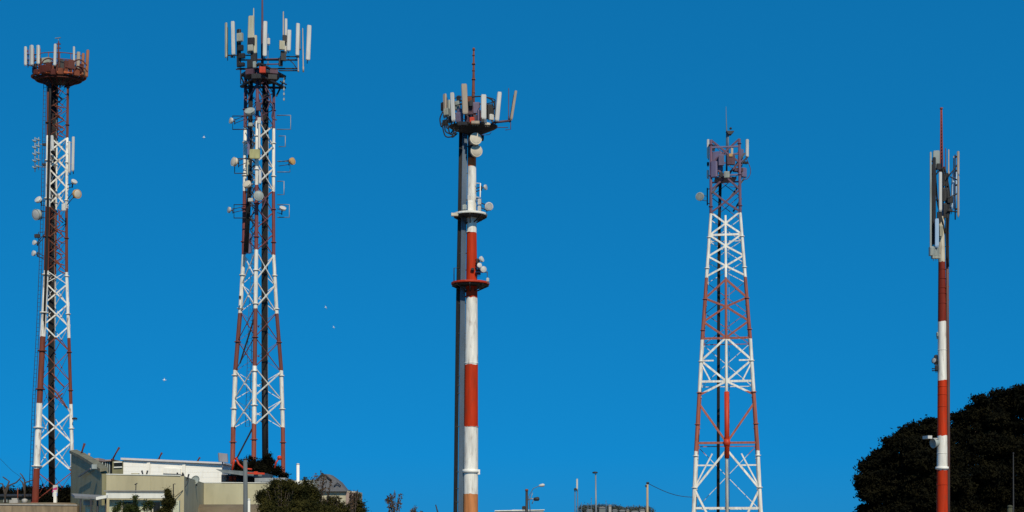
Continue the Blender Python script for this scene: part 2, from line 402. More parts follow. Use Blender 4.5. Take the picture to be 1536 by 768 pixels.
# ================================================================== tower 1, far left, rusty round platform
D = 110.0; cx1 = 80
b0 = W(80, 757, D); b0.z = float(ground_h(b0.x, b0.y))
T = thing('lattice_tower', 'slim rusty red and white lattice tower with a round rust red platform, leftmost mast', 'tower', b0, TG)
H = W(80, 110, D).z-b0.z
RB = (.16, .045, .022)
bm_ = band_mat('tower_paint_rusty', bands_of(D, 80, b0, [(757, (.20, .04, .022)), (703, WHITE), (606, (.17, .045, .028)), (506, WHITE), (408, RB), (311, WHITE), (207, (.12, .038, .024))]), H, rust=.85)
prof = [(790, 34), (750, 31), (610, 26), (505, 21.5), (408, 16.8), (310, 15.4), (115, 15.6)]
ang1 = [-7, -127, 113]
bays = [(752, .8), (708, 1.25), (664, 1.25), (620, .7), (573, .7), (527, 1.1), (490, 1.2), (457, 1.2), (427, .6), (408, .6), (384, .7), (360, .7), (335, .7), (310, 1.3), (282, 1.3), (255, 1.3), (231, 1.3), (207, .6), (186, .6), (165, .6), (145, .6), (125, .6)]
lattice(T, D, 80, 757, prof, ang1, [.15, .26, .13], bm_, bays=bays, br=.085)
cable_run(T, D, [(75, 752), (74, 600), (74, 500), (74, 408), (75, 310), (78, 122)], 9, .45, n=6)
climb_ladder(T, D, [(52, 750), (57, 606), (63, 500), (67, 408), (70, 310), (74, 125)], 4, -1.0, 'dark')
cables(T, D, [[(54, 752), (59, 606), (65, 500), (68.5, 408), (71, 310), (75, 125)], [(55, 752), (60, 606), (65.5, 500), (69.5, 408), (72, 310), (76, 125)]], .075, -1.0, 'black', 'feeder_cable')
cables(T, D, [[(84+random.uniform(-4, 4), y), (92+random.uniform(-3, 5), y+8), (86+random.uniform(-4, 4), y+15), (96+random.uniform(-3, 3), y+20)] for y in (128, 142, 158, 172, 186, 314, 328, 345, 362, 378, 390)], .045, -.3, 'rust')
cables(T, D, [[(78, 560), (88, 572), (96, 580)], [(72, 578), (84, 588), (92, 600), (101, 612)], [(84, 598), (94, 590)]], .06, -.5, 'rust')
# crown: floor on raking struts, rim, rails, boxes all round
cc = W(88, 119, D); c = Vector((cc.x, D, cc.z)); s = S(D)
mb = MB(); mb.lathe(c, (0, 0, 1), [(-.30, 17*s), (-.26, 20*s), (-.12, 31*s), (.02, 37*s), (.08, 37*s), (.08, 12*s)], 28, False); mb.squash(D)
pf = mb.build('antenna_platform', M['dark'], T)
mb = MB(); mb.ring(c+Vector((0, 0, .16)), 40*s, .10, 32)
mb.squash(D); mb.build('rim', mat('rust_rim', (.36, .08, .025), .75, var=.5, gr=.7), pf); mb = MB(); mb.ring(c+Vector((0, 0, -.1)), 34*s, .07, 32)
for k in range(16):
    a = 2*math.pi*k/16+.1; d = Vector((math.cos(a), math.sin(a), 0)); mb.bar(c+d*18*s+Vector((0, 0, -.45)), c+d*40*s+Vector((0, 0, .12)), .09)
mb.squash(D); mb.build('raking_strut', M['darkred'], pf)
for k in range(13):
    a = 2*math.pi*(k+random.uniform(-.4, .4))/13; d = Vector((math.cos(a), math.sin(a), 0)); d.y *= .6; q = c+d*random.uniform(35, 40)*s
    radio(T, q.y, 768+F*q.x/q.y, 0, random.uniform(4, 9), random.uniform(6, 15), random.choice(['darkred', 'rust', 'darkred', 'dark', 'rust', 'rru', 'plum']), yaw=math.degrees(a)+90, zc=c.z+random.uniform(.35, .9))
for k in range(6):
    a = 2*math.pi*(k+random.uniform(-.3, .3))/6; d = Vector((math.cos(a), math.sin(a), 0)); d.y *= .6; q = c+d*random.uniform(14, 26)*s
    radio(T, q.y, 768+F*q.x/q.y, 0, random.uniform(5, 9), random.uniform(9, 18), random.choice(['darkred', 'rust', 'panel_plum', 'dark']), yaw=math.degrees(a)+90, zc=c.z+random.uniform(.5, 1.1))
cables(T, D, [[(60, 100), (66, 90), (76, 88), (84, 96)], [(66, 108), (72, 96), (82, 94), (88, 104)], [(104, 104), (112, 92), (122, 90), (130, 98)], [(108, 112), (116, 100), (126, 102), (131, 108)], [(93, 108), (100, 100), (106, 108)]], .05, -1.9, 'darkred')
mb = MB()
for hz in (1.25, 1.75): mb.ring(c+Vector((0, 0, hz)), 38*s, .035, 32)
for k in range(14):
    a = 2*math.pi*k/14; d = Vector((math.cos(a), math.sin(a), 0)); mb.tube([c+d*38*s+Vector((0, 0, .1)), c+d*38*s+Vector((0, 0, 1.8))], .03, 6)
mb.squash(D); mb.build('guardrail', M['rust'], pf)
for px, y0, y1, wd, ln, mm_, dy in [(38, 70, 98, 4, 0, 'panel', -.6), (47, 68, 98, 7, 0, 'panel', -1.5), (57, 68, 96, 5, 0, 'panel', -1.2), (82, 66, 98, 4, 1, 'panel', -2.0),
                                    (111, 70, 100, 3, 0, 'panel', -1.6), (117, 78, 104, 5, 1, 'panel_tan', -1.4), (124, 80, 112, 4, 1, 'panel_rust', -1.2), (130, 75, 115, 4, 2, 'panel_rust', -.2)]:
    panel(T, D, px, y0, y1, wd, mm_, lean=ln, dy=dy, yaw=(px-88)*1.0, rod='rust', dpx=3.2)
for px, py, wd, h, mm_, dy in [(64, 104, 9, 11, 'darkred', -1.9), (73, 101, 8, 13, 'darkred', -2.0), (70, 91, 13, 8, 'rru', -1.0), (91, 107, 8, 9, 'rust', -2.1), (80, 108, 7, 8, 'darkred', -2.0), (107, 97, 9, 13, 'darkred', -1.9), (115, 108, 8, 11, 'rust', -1.7), (122, 102, 6, 12, 'darkred', -1.3), (60, 92, 7, 8, 'rust', -.5), (99, 100, 7, 16, 'rust', .9), (54, 108, 7, 8, 'darkred', -1.2), (112, 92, 6, 8, 'panel_plum', 0.5)]:
    radio(T, D, px, py, wd, h, mm_, dy, yaw=(px-88)*1.2)
mb = MB(); a, b = W(87, 112, D), W(88, 62, D); mb.tube([a, a.lerp(b, .6), b], [.09, .07, .05], 8)
for y in (66, 72, 79): mb.bar(W(85, y, D), W(91, y, D), .08)
mb.build('lightning_mast', M['darkred'], T)
mb = MB(); p = W(87, 57, D); mb.prism([(-.02, -.05), (.02, -.05), (.02, .05), (-.02, .05)], p+Vector((-.22, 0, -.03)), p+Vector((.22, 0, .03)), Vector((0, 0, 1)), Vector((0, 1, 0))); mb.tube([W(88, 63, D), p], .02, 5)
mb.build('wind_vane', M['steel'], T)
mb = MB()
for z in (82, 90): mb.bar(W(40, z, D-.5), W(60, z, D-1.2), .06)
mb.bar(W(41, 97, D-.5), W(58, 102, D-1.0), .08); mb.build('antenna_frame', M['dark'], T)
# folded dipole arrays on the left, panels at mid height
mb = MB(); mb.tube([W(52.5, 258, D), W(52.5, 206, D)], .035, 7); mb.tube([W(58, 255, D-.4), W(58, 206, D-.4)], .03, 7)
for x, y, dy in [(y_[0], y_[1], y_[2]) for y_ in [(52.5, 212, 0), (52.5, 222, 0), (52.5, 232, 0), (52.5, 242, 0), (52.5, 252, 0), (58, 210, -.4), (58, 220, -.4), (58, 230, -.4), (58, 240, -.4), (58, 250, -.4)]]:
    p = W(x, y, D+dy); mb.ring(p, .12, .03, 10); mb.tube([p+Vector((-.2, 0, .12)), p+Vector((.0, 0, -.05))], .05, 6)
mb.tube([W(52.5, 250, D), W(73, 251, D)], .03, 6); mb.tube([W(52.5, 216, D), W(73, 217, D)], .03, 6)
mb.build('dipole_array', M['dish_grey'], T)
panel(T, D, 79, 203, 225, 4, 'panel', dy=-1.9, lean=-1)
panel(T, D, 109, 205, 256, 4, 'panel', dy=-.9, lean=1); panel(T, D, 104, 212, 258, 3, 'panel', dy=-1.4)
mb = MB(); mb.tube([W(101, 214, D-.9), W(109, 214, D-.9)], .03, 6); mb.tube([W(101, 246, D-.9), W(109, 246, D-.9)], .03, 6); mb.build('bracket', M['steel'], T)
dish(T, D, 111, 273, 5, (.5, -.5, .55), 'dish', (101, 280, -.6), -1)
dish(T, D, 115, 291, 7.5, (.75, -.6, -.1), 'dish_orange', (101, 303, -.6), -1.1, rm='dish_cream')
dish(T, D, 58, 300, 6, (-.35, -.75, .5), 'dish', (72, 305, -.6), -1)
dish(T, D, 56, 322, 9, (-.5, -.8, -.2), 'dish_grey', (72, 322, -.6), -1.1, rm='dish')
dish(T, D, 52, 364, 4, (-.5, -.85, .1), 'dish', (69, 350, -.6), -1); dish(T, D, 51, 380, 4.5, (-.6, -.75, .1), 'dish', (69, 388, -.6), -1)
radio(T, D, 56, 354, 8, 5, 'dark', -.9); bracket(T, D, 70, 58, 348, 386, -.8, 'dark')
radio(T, D, 96, 311, 6, 10, 'panel', -1.2); radio(T, D, 112, 628, 7, 2.5, 'dark', -.6)
for y in (247, 217): mb = MB(); mb.box(W(70, y, D-.6), (.6, .3, .16)); mb.build('junction_box', M['dark'], T)

# ================================================================== tower 2, tall three legged lattice
D = 125.0; cx2 = 385
b0 = W(384.7, 715, D); b0.z = float(ground_h(b0.x, b0.y))
T = thing('lattice_tower', 'tallest red and white lattice tower crowded with antennas, rising behind the white building', 'tower', b0, TG)
H = W(385, 100, D).z-b0.z
bm_ = band_mat('tower_paint_faded', bands_of(D, 385, b0, [(780, (.27, .075, .05)), (640, WHITE), (554, FADED), (466, WHITE), (380, (.20, .06, .06)), (283, WHITE), (188, PLUM)]), H, rust=.45)
ang2 = [35, 155, 275]
prof = [(760, 46), (710, 44), (640, 43), (550, 39.5), (465, 31.5), (380, 26), (285, 25), (110, 24.5)]
bays = [(712, 0), (641, 1.0, 0), (598, 1.0), (555, .7), (510, .7), (466, 1.0), (425, 1.0), (381, .7), (348, .7), (315, .7), (282, 1.0), (249, 1.0), (215, 1.0), (184, .7), (160, .7), (135, .7), (112, .7)]
lattice(T, D, 385, 715, prof, ang2, [.20, .23, .22], bm_, bays=bays, br=.105, front=(1, 2))
mb = MB(); mb.bar(W(380, 640, D-1.9), W(354, 690, D), .12, .12); mb.build('brace', M['dark'], T)
mb = MB(); mb.bar(W(382, 475, D-1.5), W(360, 545, D), .12, .12); mb.build('brace', M['dark'], T)
cable_run(T, D, [(397, 702), (396, 550), (396, 470), (396, 380), (397, 282), (397, 110)], 9, .3, n=6)
mb = MB()
for k in range(26):
    p = W(397+random.uniform(-2, 2), random.uniform(560, 700), D+.1); mb.tube([p, p+Vector((random.uniform(-.3, .3), -.1, random.uniform(.1, .5)))], .05, 5)
mb.tube([W(397, 704, D+.1), W(397, 556, D+.1)], .2, 7)
mb.build('cable_bundle', M['black'], T)
climb_ladder(T, D, [(372, 640), (377, 470), (382, 380), (384, 200)], 6, -.3, 'slate')
cable_run(T, D, [(371, 380), (376, 282), (378, 125)], 6, -.6, n=4, side='dark', name='cable_ladder')
cables(T, D, [[(373+random.uniform(-3, 3), y), (381+random.uniform(-3, 3), y+10), (376+random.uniform(-3, 3), y+20), (386, y+28)] for y in (165, 190, 206, 236, 258, 284, 306, 326)], .05, -1.2, 'dark')
cables(T, D, [[(384, 130), (394, 150), (386, 168), (396, 184)], [(398, 128), (406, 146), (400, 166)], [(388, 286), (398, 300), (392, 318), (402, 330)], [(400, 150), (410, 158), (408, 176), (415, 180)]], .06, -1.4, 'plum')
# head frame
mb = MB(); cc = W(393, 118, D); rr = 24*S(D)
for py in (125, 108):
    z = W(393, py, D).z; p = [Vector((cc.x+1.6*rr*math.cos(R(a)), D+1.6*rr*math.sin(R(a)), z)) for a in (35, 155, 275)]
    for i in range(3): mb.bar(p[i], p[(i+1) % 3], .16, .22)
for i in range(3):
    a = (35, 155, 275)[i]; lo = Vector((cc.x+rr*math.cos(R(a)), D+rr*math.sin(R(a)), W(393, 140, D).z)); hi = Vector((cc.x+1.6*rr*math.cos(R(a)), D+1.6*rr*math.sin(R(a)), W(393, 110, D).z)); mb.bar(lo, hi, .13)
mb.lathe(Vector((cc.x, D, W(393, 121, D).z)), (0, 0, 1), [(0, 20*S(D)), (.3, 26*S(D)), (.55, 26*S(D)), (.56, 6*S(D))], 18, False)
pf = mb.build('antenna_platform', M['dark'], T)
mb = MB()
for y, dy in ((103, -.8), (90, -.8)): mb.tube([W(356, y, D+dy), W(446, y, D+dy)], .07, 7)
for x0, x1, y in [(340, 376, 83), (420, 448, 85), (418, 447, 106), (354, 376, 104)]: mb.tube([W(x0, y, D-1.2), W(x1, y, D-.6)], .055, 7)
mb.tube([W(361, 104, D-1), W(361, 126, D-1), W(374, 122, D-.6)], .06, 6); mb.tube([W(420, 122, D-.6), W(430, 127, D-.6)], .06, 6)
mb.tube([W(372, 134, D), W(374, 118, D)], .05, 6); mb.tube([W(432, 88, D-1), W(440, 95, D-1.2), W(446, 104, D-1.2)], .04, 6)
for x in (348, 447): mb.lathe(W(x, 85, D-1.2), (1, 0, 0), [(-.12, .1), (.12, .1)], 8)
mb.build('antenna_frame', M['dark'], pf)
mb = MB()
for y in (89, 97): mb.bar(W(384, y, D-.9), W(420, y-1, D-.9), .09)
mb.build('guardrail', M['plum'], pf)
for px, y0, y1, wd, ln, mm_, dy, yw in [(339, 34, 86, 4, 0, 'panel_beige', -1.2, -40), (350, 32, 82, 5.5, -1, 'panel', -1.4, -15), (358, 44, 100, 7, 0, 'dark', -.9, -30), (375, 24, 80, 9, 2, 'panel_beige', -1.3, -10),
                                        (383, 53, 80, 5, 0, 'panel_beige', -1.6, 0), (397, 32, 84, 6, 1, 'panel', -1.7, 10), (429, 28, 80, 4, 0, 'panel', -1.2, 25), (433, 45, 76, 6, 1, 'panel', -1.4, 10),
                                        (446, 35, 83, 5.5, 1, 'panel', -1.2, 20), (462, 38, 90, 6.5, 2, 'panel', -1.3, 25)]:
    panel(T, D, px, y0, y1, wd, mm_, yaw=yw, lean=ln, dy=dy)
rod(T, D, 380.5, 12, 60, .055, 'panel_beige', -1.3); rod(T, D, 425, 17, 58, .06, 'panel_tan', -1.2); rod(T, D, 455, 42, 108, .05, 'panel_tan', -1.2, -1); rod(T, D, 450, 45, 75, .05, 'slate', -1.0); rod(T, D, 447.5, 84, 108, .05, 'panel_tan', -1.2); rod(T, D, 402, 50, 98, .04, 'slate', -.8)
for px, py, wd, h, mm_, dy in [(360, 56, 9, 12, 'rru', -1.3), (361, 72, 8, 8, 'dark', -1.3), (363, 84, 9, 7, 'dark', -1.2), (362, 97, 10, 5, 'dark', -1.2), (377, 62, 10, 10, 'dark', -1.7), (376, 72, 8, 9, 'rru', -1.8), (381, 86, 9, 14, 'dark', -1.5), (375, 96, 8, 12, 'dark', -1.5), (382, 97, 5, 9, 'dish_grey', -1.9), (403, 62, 4, 9, 'panel', -1.2), (423, 68, 8, 13, 'panel_beige', -1.8), (425, 84, 8, 14, 'dark', -1.5), (427, 58, 6, 10, 'dark', -1.5), (421, 93, 6, 12, 'dark', -1.2),
                               (375, 108, 12, 8, 'plum', -1.9), (394, 105, 9, 9, 'red', -2.3), (411, 108, 12, 6, 'plum', -1.8), (385, 115, 14, 7, 'dark', -2.1), (409, 116, 13, 7, 'dark', -1.9)]:
    radio(T, D, px, py, wd, h, mm_, dy, yaw=(px-393)*.6)
mb = MB(); mb.tube([W(393.5, 125, D), W(393.5, 45, D), W(393.5, 44, D), W(393.5, -20, D)], [.13, .13, .10, .07], 8); mb.build('lightning_mast', M['plum'], T)
mb = MB(); mb.tube([W(426, 115, D-.6), W(426, 150, D-.6)], .015, 5)
for y in (122, 134, 141, 149): mb.box(W(426, y, D-.6), (.12, .12, .22))
mb.build('hanging_lamp_string', M['dish_grey'], T)
# side arms and dishes
for x0, x1, y0, y1, dy in [(374, 349, 174, 194, -.4), (374, 352, 238, 260, -.4), (372, 351, 307, 327, -.4)]: bracket(T, D, x0, x1, y0, y1, dy, 'dark', .05)
for x0, x1, y0, y1, dy in [(415, 436, 173, 194, .8), (418, 428, 204, 220, .8), (416, 435, 258, 242, .8), (416, 426, 272, 292, .8), (416, 434, 307, 326, .8)]: bracket(T, D, x0, x1, y0, y1, dy, 'steel', .045)
dish(T, D, 347, 181, 5, (-.8, -.6, .1), 'dish', (368, 176, -.3), -.6, rm='dish_cream'); dish(T, D, 352, 243, 7.5, (-.7, -.7, .1), 'dish_cream', (370, 240, -.3), -.8, rm='dish_cream')
dish(T, D, 344, 315, 5, (-.85, -.5, .1), 'dish', (368, 312, -.3), -.6); dish(T, D, 375, 168, 8.5, (-.1, -.75, .65), 'dish_grey', (386, 176, -1.2), -2.2)
dish(T, D, 371, 277, 7, (-.3, -.75, .5), 'dish_cream', (384, 280, -1.2), -2.0); dish(T, D, 388, 294, 8, (.15, -.98, -.05), 'dish_grey', (388, 294, -1.2), -2.6)
dish(T, D, 438, 242, 6, (.8, -.55, .1), 'dish_orange', (418, 246, .6), .5); dish(T, D, 424, 313, 5.5, (.3, -.6, .7), 'dish', (416, 316, .6), .3)
panel(T, D, 382, 224, 238, 16, 'plate', dy=-2.1, name='equipment_plate', dpx=3); radio(T, D, 376, 187, 6, 5, 'dish_grey', -1.9); radio(T, D, 376, 300, 7, 5, 'panel', -1.9); radio(T, D, 389, 181, 5, 9, 'panel', -1.9)
panel(T, D, 372, 240, 262, 4, 'panel_beige', dy=-.9); panel(T, D, 390, 255, 275, 4, 'panel', dy=-1.9); panel(T, D, 389, 186, 222, 3, 'panel', dy=-1.9)
panel(T, D, 373, 193, 232, 4, 'panel_plum', dy=-.8); panel(T, D, 372, 350, 380, 10, 'panel_plum', dy=-.3, mount=False, name='cable_shield')
radio(T, D, 360, 446, 3, 4, 'dark', -.2); radio(T, D, 388, 160, 7, 12, 'plum', -1.9)
for x0, y0, x1, y1 in [(384, 128, 372, 150), (384, 128, 394, 180), (396, 128, 410, 160)]:
    mb = MB(); mb.bar(W(x0, y0, D-.8), W(x1, y1, D-.8), .12); mb.build('brace', M['plum'], T)

# ================================================================== monopole 3
D = 85.0
b0 = W(705, 830, D); b0.z = 0
T = thing('monopole_mast', 'thick red and white striped tubular mast with two round ledges and a crowned top', 'mast', b0, TG)
H = W(707, 200, D).z-b0.z
bm_ = band_mat('mast_paint_and_shade', bands_of(D, 707, b0, [(900, (.40, .03, .05)), (767, (.52, .20, .07)), (740, WHITE), (640, RED), (545, WHITE), (445, RED), (349, WHITE), (249, ORANGE), (236, (.03, .025, .025))]), H, rust=.4)  # topmost near-black band is the shade below the crown, put into the colour
mb = MB(); pp = [(705.5, 845, 11.5), (706, 768, 11), (706.5, 640, 10.6), (707, 545, 10.0), (707.5, 445, 8.8), (707.5, 349, 7.5), (707.8, 250, 6.4), (708, 195, 6)]
mb.tube([W(a, y, D) for a, y, _ in pp], [r*S(D) for _, _, r in pp], 28)
for y, r in ((640, 10.9), (545, 10.3), (445, 9.1), (349, 7.8)): mb.lathe(W(707, y, D), (0, 0, 1), [(-.03, r*S(D)), (.03, r*S(D))], 28)
mb.build('pole', bm_, T)
mb = MB(); mb.lathe(W(706.3, 707, D), (0, 0, 1), [(-.1, 11.2*S(D)), (-.09, 12.8*S(D)), (.1, 12.8*S(D)), (.11, 11*S(D))], 28); mb.box(W(718, 708, D-.1), (.16, .2, .3)); mb.build('collar', M['white'], T)
cable_run(T, D, [(682.5, 830), (683, 768), (684.5, 640), (687, 445), (689.5, 322), (691.5, 190)], 5, .05, n=4, side='dark')
o = cable_run(T, D, [(690.5, 830), (691, 768), (692.5, 640), (694, 445), (695.6, 322), (697.5, 195)], 7, -.05, 'slate', n=7, name='cable_tray', side='slate')
mb = MB()
for y in (753, 733, 708, 640, 590, 578, 564, 500, 455, 405, 380, 300, 260, 220):
    x = np.interp(y, [195, 830], [692, 682]); mb.bar(W(x, y, D), W(x+16, y, D-.0), .05)
mb.build('standoff', M['dark'], T)
# ledges
def ledge(py, rpx, m, mu, dyc, rail_side):
    c = W(705.5, py, D); mb = MB(); r = rpx*S(D)
    mb.lathe(c, (0, 0, 1), [(-.06, r*.98), (-.02, r), (.07, r), (.09, r*.9), (.09, 7*S(D))], 28, False)
    o = mb.build('ledge', m, T)
    mb = MB()
    for k in range(8):
        a = k*math.pi/4; d = Vector((math.cos(a), math.sin(a), 0)); mb.bar(c+d*.25+Vector((0, 0, -.5)), c+d*r*.95+Vector((0, 0, -.12)), .07)
    mb.lathe(c, (0, 0, 1), [(-.16, r*.9), (-.102, r*.96)], 28, False)
    mb.build('ledge_support', M['dark'], o)
    return o, c, r
o, c, r = ledge(323, 26, M['white'], None, 0, 0)
mb = MB(); mb.box(W(682, 322, D-.6), (.42, .25, .17), .1); mb.build('ledge_lamp', M['dish_cream'], o)
o, c, r = ledge(426, 29, M['red'], None, 0, 0)
mb = MB(); mb.tube([W(681, 424, D), W(681, 402, D), W(689, 402, D)], .03, 6); mb.build('guardrail', M['dark'], o)
for px, py, rp, fc, mm_, at, dy in [(728, 281, 4.5, (.9, -.4, .1), 'dish', (714, 285, -.2), -.4), (733, 310, 7, (.35, -.9, 0), 'dish', (715, 305, -.2), -.5), (722, 389, 5, (.8, -.5, .3), 'dish', (713, 392, -.2), -.5), (719, 398, 4, (.3, -.9, .1), 'dish', (712, 400, -.2), -.7), (725, 404, 5, (.2, -.95, 0), 'dish', (712, 404, -.2), -.6),
                                    (713, 209, 10, (.25, -.93, .05), 'dish_cream', (708, 210, 0), -.85), (714, 227, 10, (.3, -.93, .0), 'dish_cream', (708, 227, 0), -.55)]:
    dish(T, D, px, py, rp, fc, mm_, at, dy, grid=(px == 733))
dish(T, D, 723, 207, 5, (.9, .3, 0), 'dark', (710, 208, 0), .3)
bracket(T, D, 714, 720.5, 275, 296, -.3, 'white', .04); bracket(T, D, 714, 721, 298, 318, -.3, 'slate', .05); radio(T, D, 719, 303, 5, 8, 'panel', -.4); radio(T, D, 719, 313, 5, 7, 'panel', -.5)
radio(T, D, 704, 297, 5, 8, 'panel', -.4); radio(T, D, 706, 309, 8, 16, 'white', -.5); radio(T, D, 697, 311, 6, 7, 'dish_grey', -.4)
radio(T, D, 718, 408, 6, 8, 'dark', -.3); radio(T, D, 731.5, 420, 4, 5, 'panel', -.5); bracket(T, D, 713, 731, 408, 424, -.4, 'slate', .05); radio(T, D, 709, 404, 5, 3, 'dark', -.42)
radio(T, D, 717, 392, 5, 6, 'dark', -.4)
# crown
c = W(710, 192, D); mb = MB()
mb.lathe(c, (0, 0, 1), [(-.42, 9*S(D)), (-.38, 14*S(D)), (-.06, 33*S(D)), (.04, 37*S(D)), (.12, 37*S(D)), (.12, 6*S(D))], 26, False); mb.squash(D)
pf = mb.build('antenna_platform', M['dark'], T)
mb = MB()
for z in (.75, 1.25, 1.7): mb.ring(c+Vector((0, 0, z)), 33*S(D), .03, 30)
for k in range(12):
    a = k*math.pi/6; d = Vector((math.cos(a), math.sin(a), 0)); mb.tube([c+d*33*S(D)+Vector((0, 0, .1)), c+d*33*S(D)+Vector((0, 0, 1.72))], .03, 6)
mb.squash(D); mb.build('guardrail', M['dark'], pf)
mb = MB(); mb.tube([W(738, 184, D-.7), W(766, 181, D-.5)], .07, 7); mb.tube([W(742, 191, D-.5), W(762, 191, D-.4)], .025, 6); mb.tube([W(766, 172, D-.5), W(766, 194, D-.5), W(758, 195, D-.5)], .025, 6)
mb.tube([W(718, 203, D-.3), W(734, 202, D-.3), W(737, 198, D-.3)], .02, 5)
mb.build('antenna_frame', M['plum'], pf)
for px, y0, y1, wd, ln, mm_, dy, yw in [(680, 139, 181, 6, -2, 'panel', -1.4, -20), (698, 126, 171, 8.5, -2, 'panel_tan', -1.6, -5), (725.5, 142, 179, 8, 0, 'panel', -1.6, 5), (745.5, 138, 181, 6.5, 4, 'panel', -1.2, 22), (767, 136, 179, 4, 7, 'panel_tan', -.6, 30), (667, 141, 176, 6, 0, 'panel_tan', -.6, -45), (673, 150, 178, 5, 0, 'rru', -.2, -40)]:
    panel(T, D, px, y0, y1, wd, mm_, yaw=yw, lean=ln, dy=dy)
rod(T, D, 763, 132, 180, .03, 'plum', -.5); rod(T, D, 700, 150, 185, .03, 'plum', .4)
for px, py, wd, h, mm_, dy in [(664, 160, 5, 12, 'dark', -.5), (670, 168, 8, 10, 'rru', -.8), (668, 184, 8, 8, 'dark', -.6), (686, 158, 6, 13, 'dish_grey', -.4), (689, 176, 10, 14, 'panel_plum', -1.1), (688, 148, 6, 8, 'dark', -.2), (704, 152, 8, 12, 'rust', -1.0), (706, 166, 8, 12, 'plum', -1.0), (714, 162, 9, 16, 'panel_plum', -.8), (708, 180, 7, 7, 'red', -1.4), (717, 158, 6, 8, 'plum', .2), (714, 177, 8, 8, 'plum', -1.0), (735, 168, 9, 22, 'dark', -.6), (737, 176, 7, 8, 'panel', -1.0), (724, 180, 5, 7, 'dark', -1.6), (728, 182, 4, 5, 'slate', -1.6), (713, 184, 12, 4, 'panel_tan', -1.5), (731, 186, 8, 3, 'dish_cream', -1.5), (700, 179, 6, 9, 'plum', -1.2), (676, 180, 7, 8, 'dark', -.9), (694, 186, 14, 5, 'dark', -1.4)]:
    radio(T, D, px, py, wd, h, mm_, dy, yaw=(px-710)*.8)
for k in range(16):
    a = 2*math.pi*(k+random.uniform(-.3, .3))/16; d = Vector((math.cos(a), math.sin(a), 0)); q = c+d*random.uniform(18, 33)*S(D)
    radio(T, q.y, 768+F*q.x/q.y, 0, random.uniform(4, 9), random.uniform(8, 18), random.choice(['dark', 'dark', 'plum', 'panel_plum', 'rru', 'rust']), yaw=math.degrees(a)+90, zc=c.z+random.uniform(.4, 1.3))
cables(T, D, [[(664, 168), (660, 178), (662, 190), (665, 186)], [(668, 182), (668, 196), (676, 200), (682, 190)], [(672, 186), (675, 201), (684, 198), (690, 192)], [(663, 184), (668, 204), (680, 204), (684, 197)], [(690, 152), (706, 146), (726, 145), (740, 152), (742, 164)], [(676, 174), (670, 189), (672, 193)], [(682, 194), (678, 206), (686, 200)]], .04, -.8)
mb = MB(); mb.tube([W(709.5, 190, D), W(709.8, 145, D), W(710.4, 115, D), W(710.6, 76, D)], [.12, .10, .075, .05], 8)
for y, k in ((119, .12), (96, .11), (83, .08), (139, .1), (106, .09)): mb.lathe(W(710.3, y, D), (0, 0, 1), [(-.04, k), (.04, k)], 10)
mb.lathe(W(710.6, 76, D), (0, 0, 1), [(-.02, .05), (.05, .085), (.13, .085), (.19, .02)], 10); mb.build('lightning_mast', M['rust'], T)

# ================================================================== lattice tower 4, broad triangular
D = 135.0
b0 = W(1091, 830, D); b0.z = 0
T = thing('lattice_tower', 'broad tapering four legged red and white lattice tower standing alone right of the centre', 'tower', b0, TG)
H = W(1091, 205, D).z-b0.z
PL2 = (.125, .075, .115)
bm_ = band_mat('tower_paint_pale', bands_of(D, 1091, b0, [(900, WHITE), (678, (.36, .11, .07)), (591, WHITE), (512, (.30, .095, .07)), (420, WHITE), (323, PL2)]), H, rust=.35)
prof = [(y_, h_*1.414*.978) for y_, h_ in [(850, 58.5), (765, 49.5), (680, 46), (590, 40.5), (512, 36), (418, 29), (325, 22.2), (215, 21.5)]]
a4 = [36.2, 126.2, 216.2, 306.2]
P0, Zp = lattice(T, D, 1091, 830, prof, a4, [.12, .12, .20, .20], bm_, bays=None)
front = 'front centre'
def P(a, z):                                                     # a leg, or the middle of the front face
    return (P0(a4[2], z)+P0(a4[3], z))/2 if a == front else P0(a, z)
def member(lst, t, name, m=None):
    mb = MB()
    for a, b in lst: mb.bar(a, b, t, t*.7)
    mb.build(name, m or bm_, T)
side = (a4[2], a4[3])
mb = MB(); mb.tube([P(front, Zp(840)), P(front, Zp(512)), P(front, Zp(328))], [.17, .13, .10], 8); mb.build('centre_post', bm_, T)
nodes = [('s', 215), ('f', 233), ('s', 250), ('f', 270), ('s', 290), ('f', 308), ('s', 323), ('f', 340), ('s', 357), ('f', 374), ('s', 389), ('f', 404), ('s', 419)]
for i in range(len(nodes)-1):
    (k0, y0), (k1, y1) = nodes[i], nodes[i+1]
    for sd in side:
        member([(P(sd if k0 == 's' else front, Zp(y0)), P(sd if k1 == 's' else front, Zp(y1)))], .17, 'brace')
for chain in ([('f', 424), ('s', 452), ('f', 465), ('s', 487), ('f', 511)], [('f', 511), ('s', 545), ('f', 576), ('s', 596)], [('s', 608), ('f', 667)], [('f', 677), ('s', 735), ('f', 830)]):
    for (k0, y0), (k1, y1) in zip(chain[:-1], chain[1:]):
        for sd in side:
            member([(P(sd if k0 == 's' else front, Zp(y0)), P(sd if k1 == 's' else front, Zp(y1)))], .19, 'brace')
for y in (357, 512, 576, 667, 763):                              # horizontal struts on the two front faces and the back
    for q_ in range(4):
        member([(P(a4[q_], Zp(y)), P(a4[(q_+1) % 4], Zp(y)))], .20 if q_ == 2 else .08, 'strut')
for y0, y1 in ((222, 256), (256, 290), (290, 325), (325, 357), (357, 389), (389, 419), (419, 465), (465, 512), (512, 576), (667, 763)):   # back face
    for q_ in (0, 1, 3):
        member([(P(a4[q_], Zp(y0)), P(a4[(q_+1) % 4], Zp(y1))), (P(a4[(q_+1) % 4], Zp(y0)), P(a4[q_], Zp(y1)))], .06, 'cross_brace')
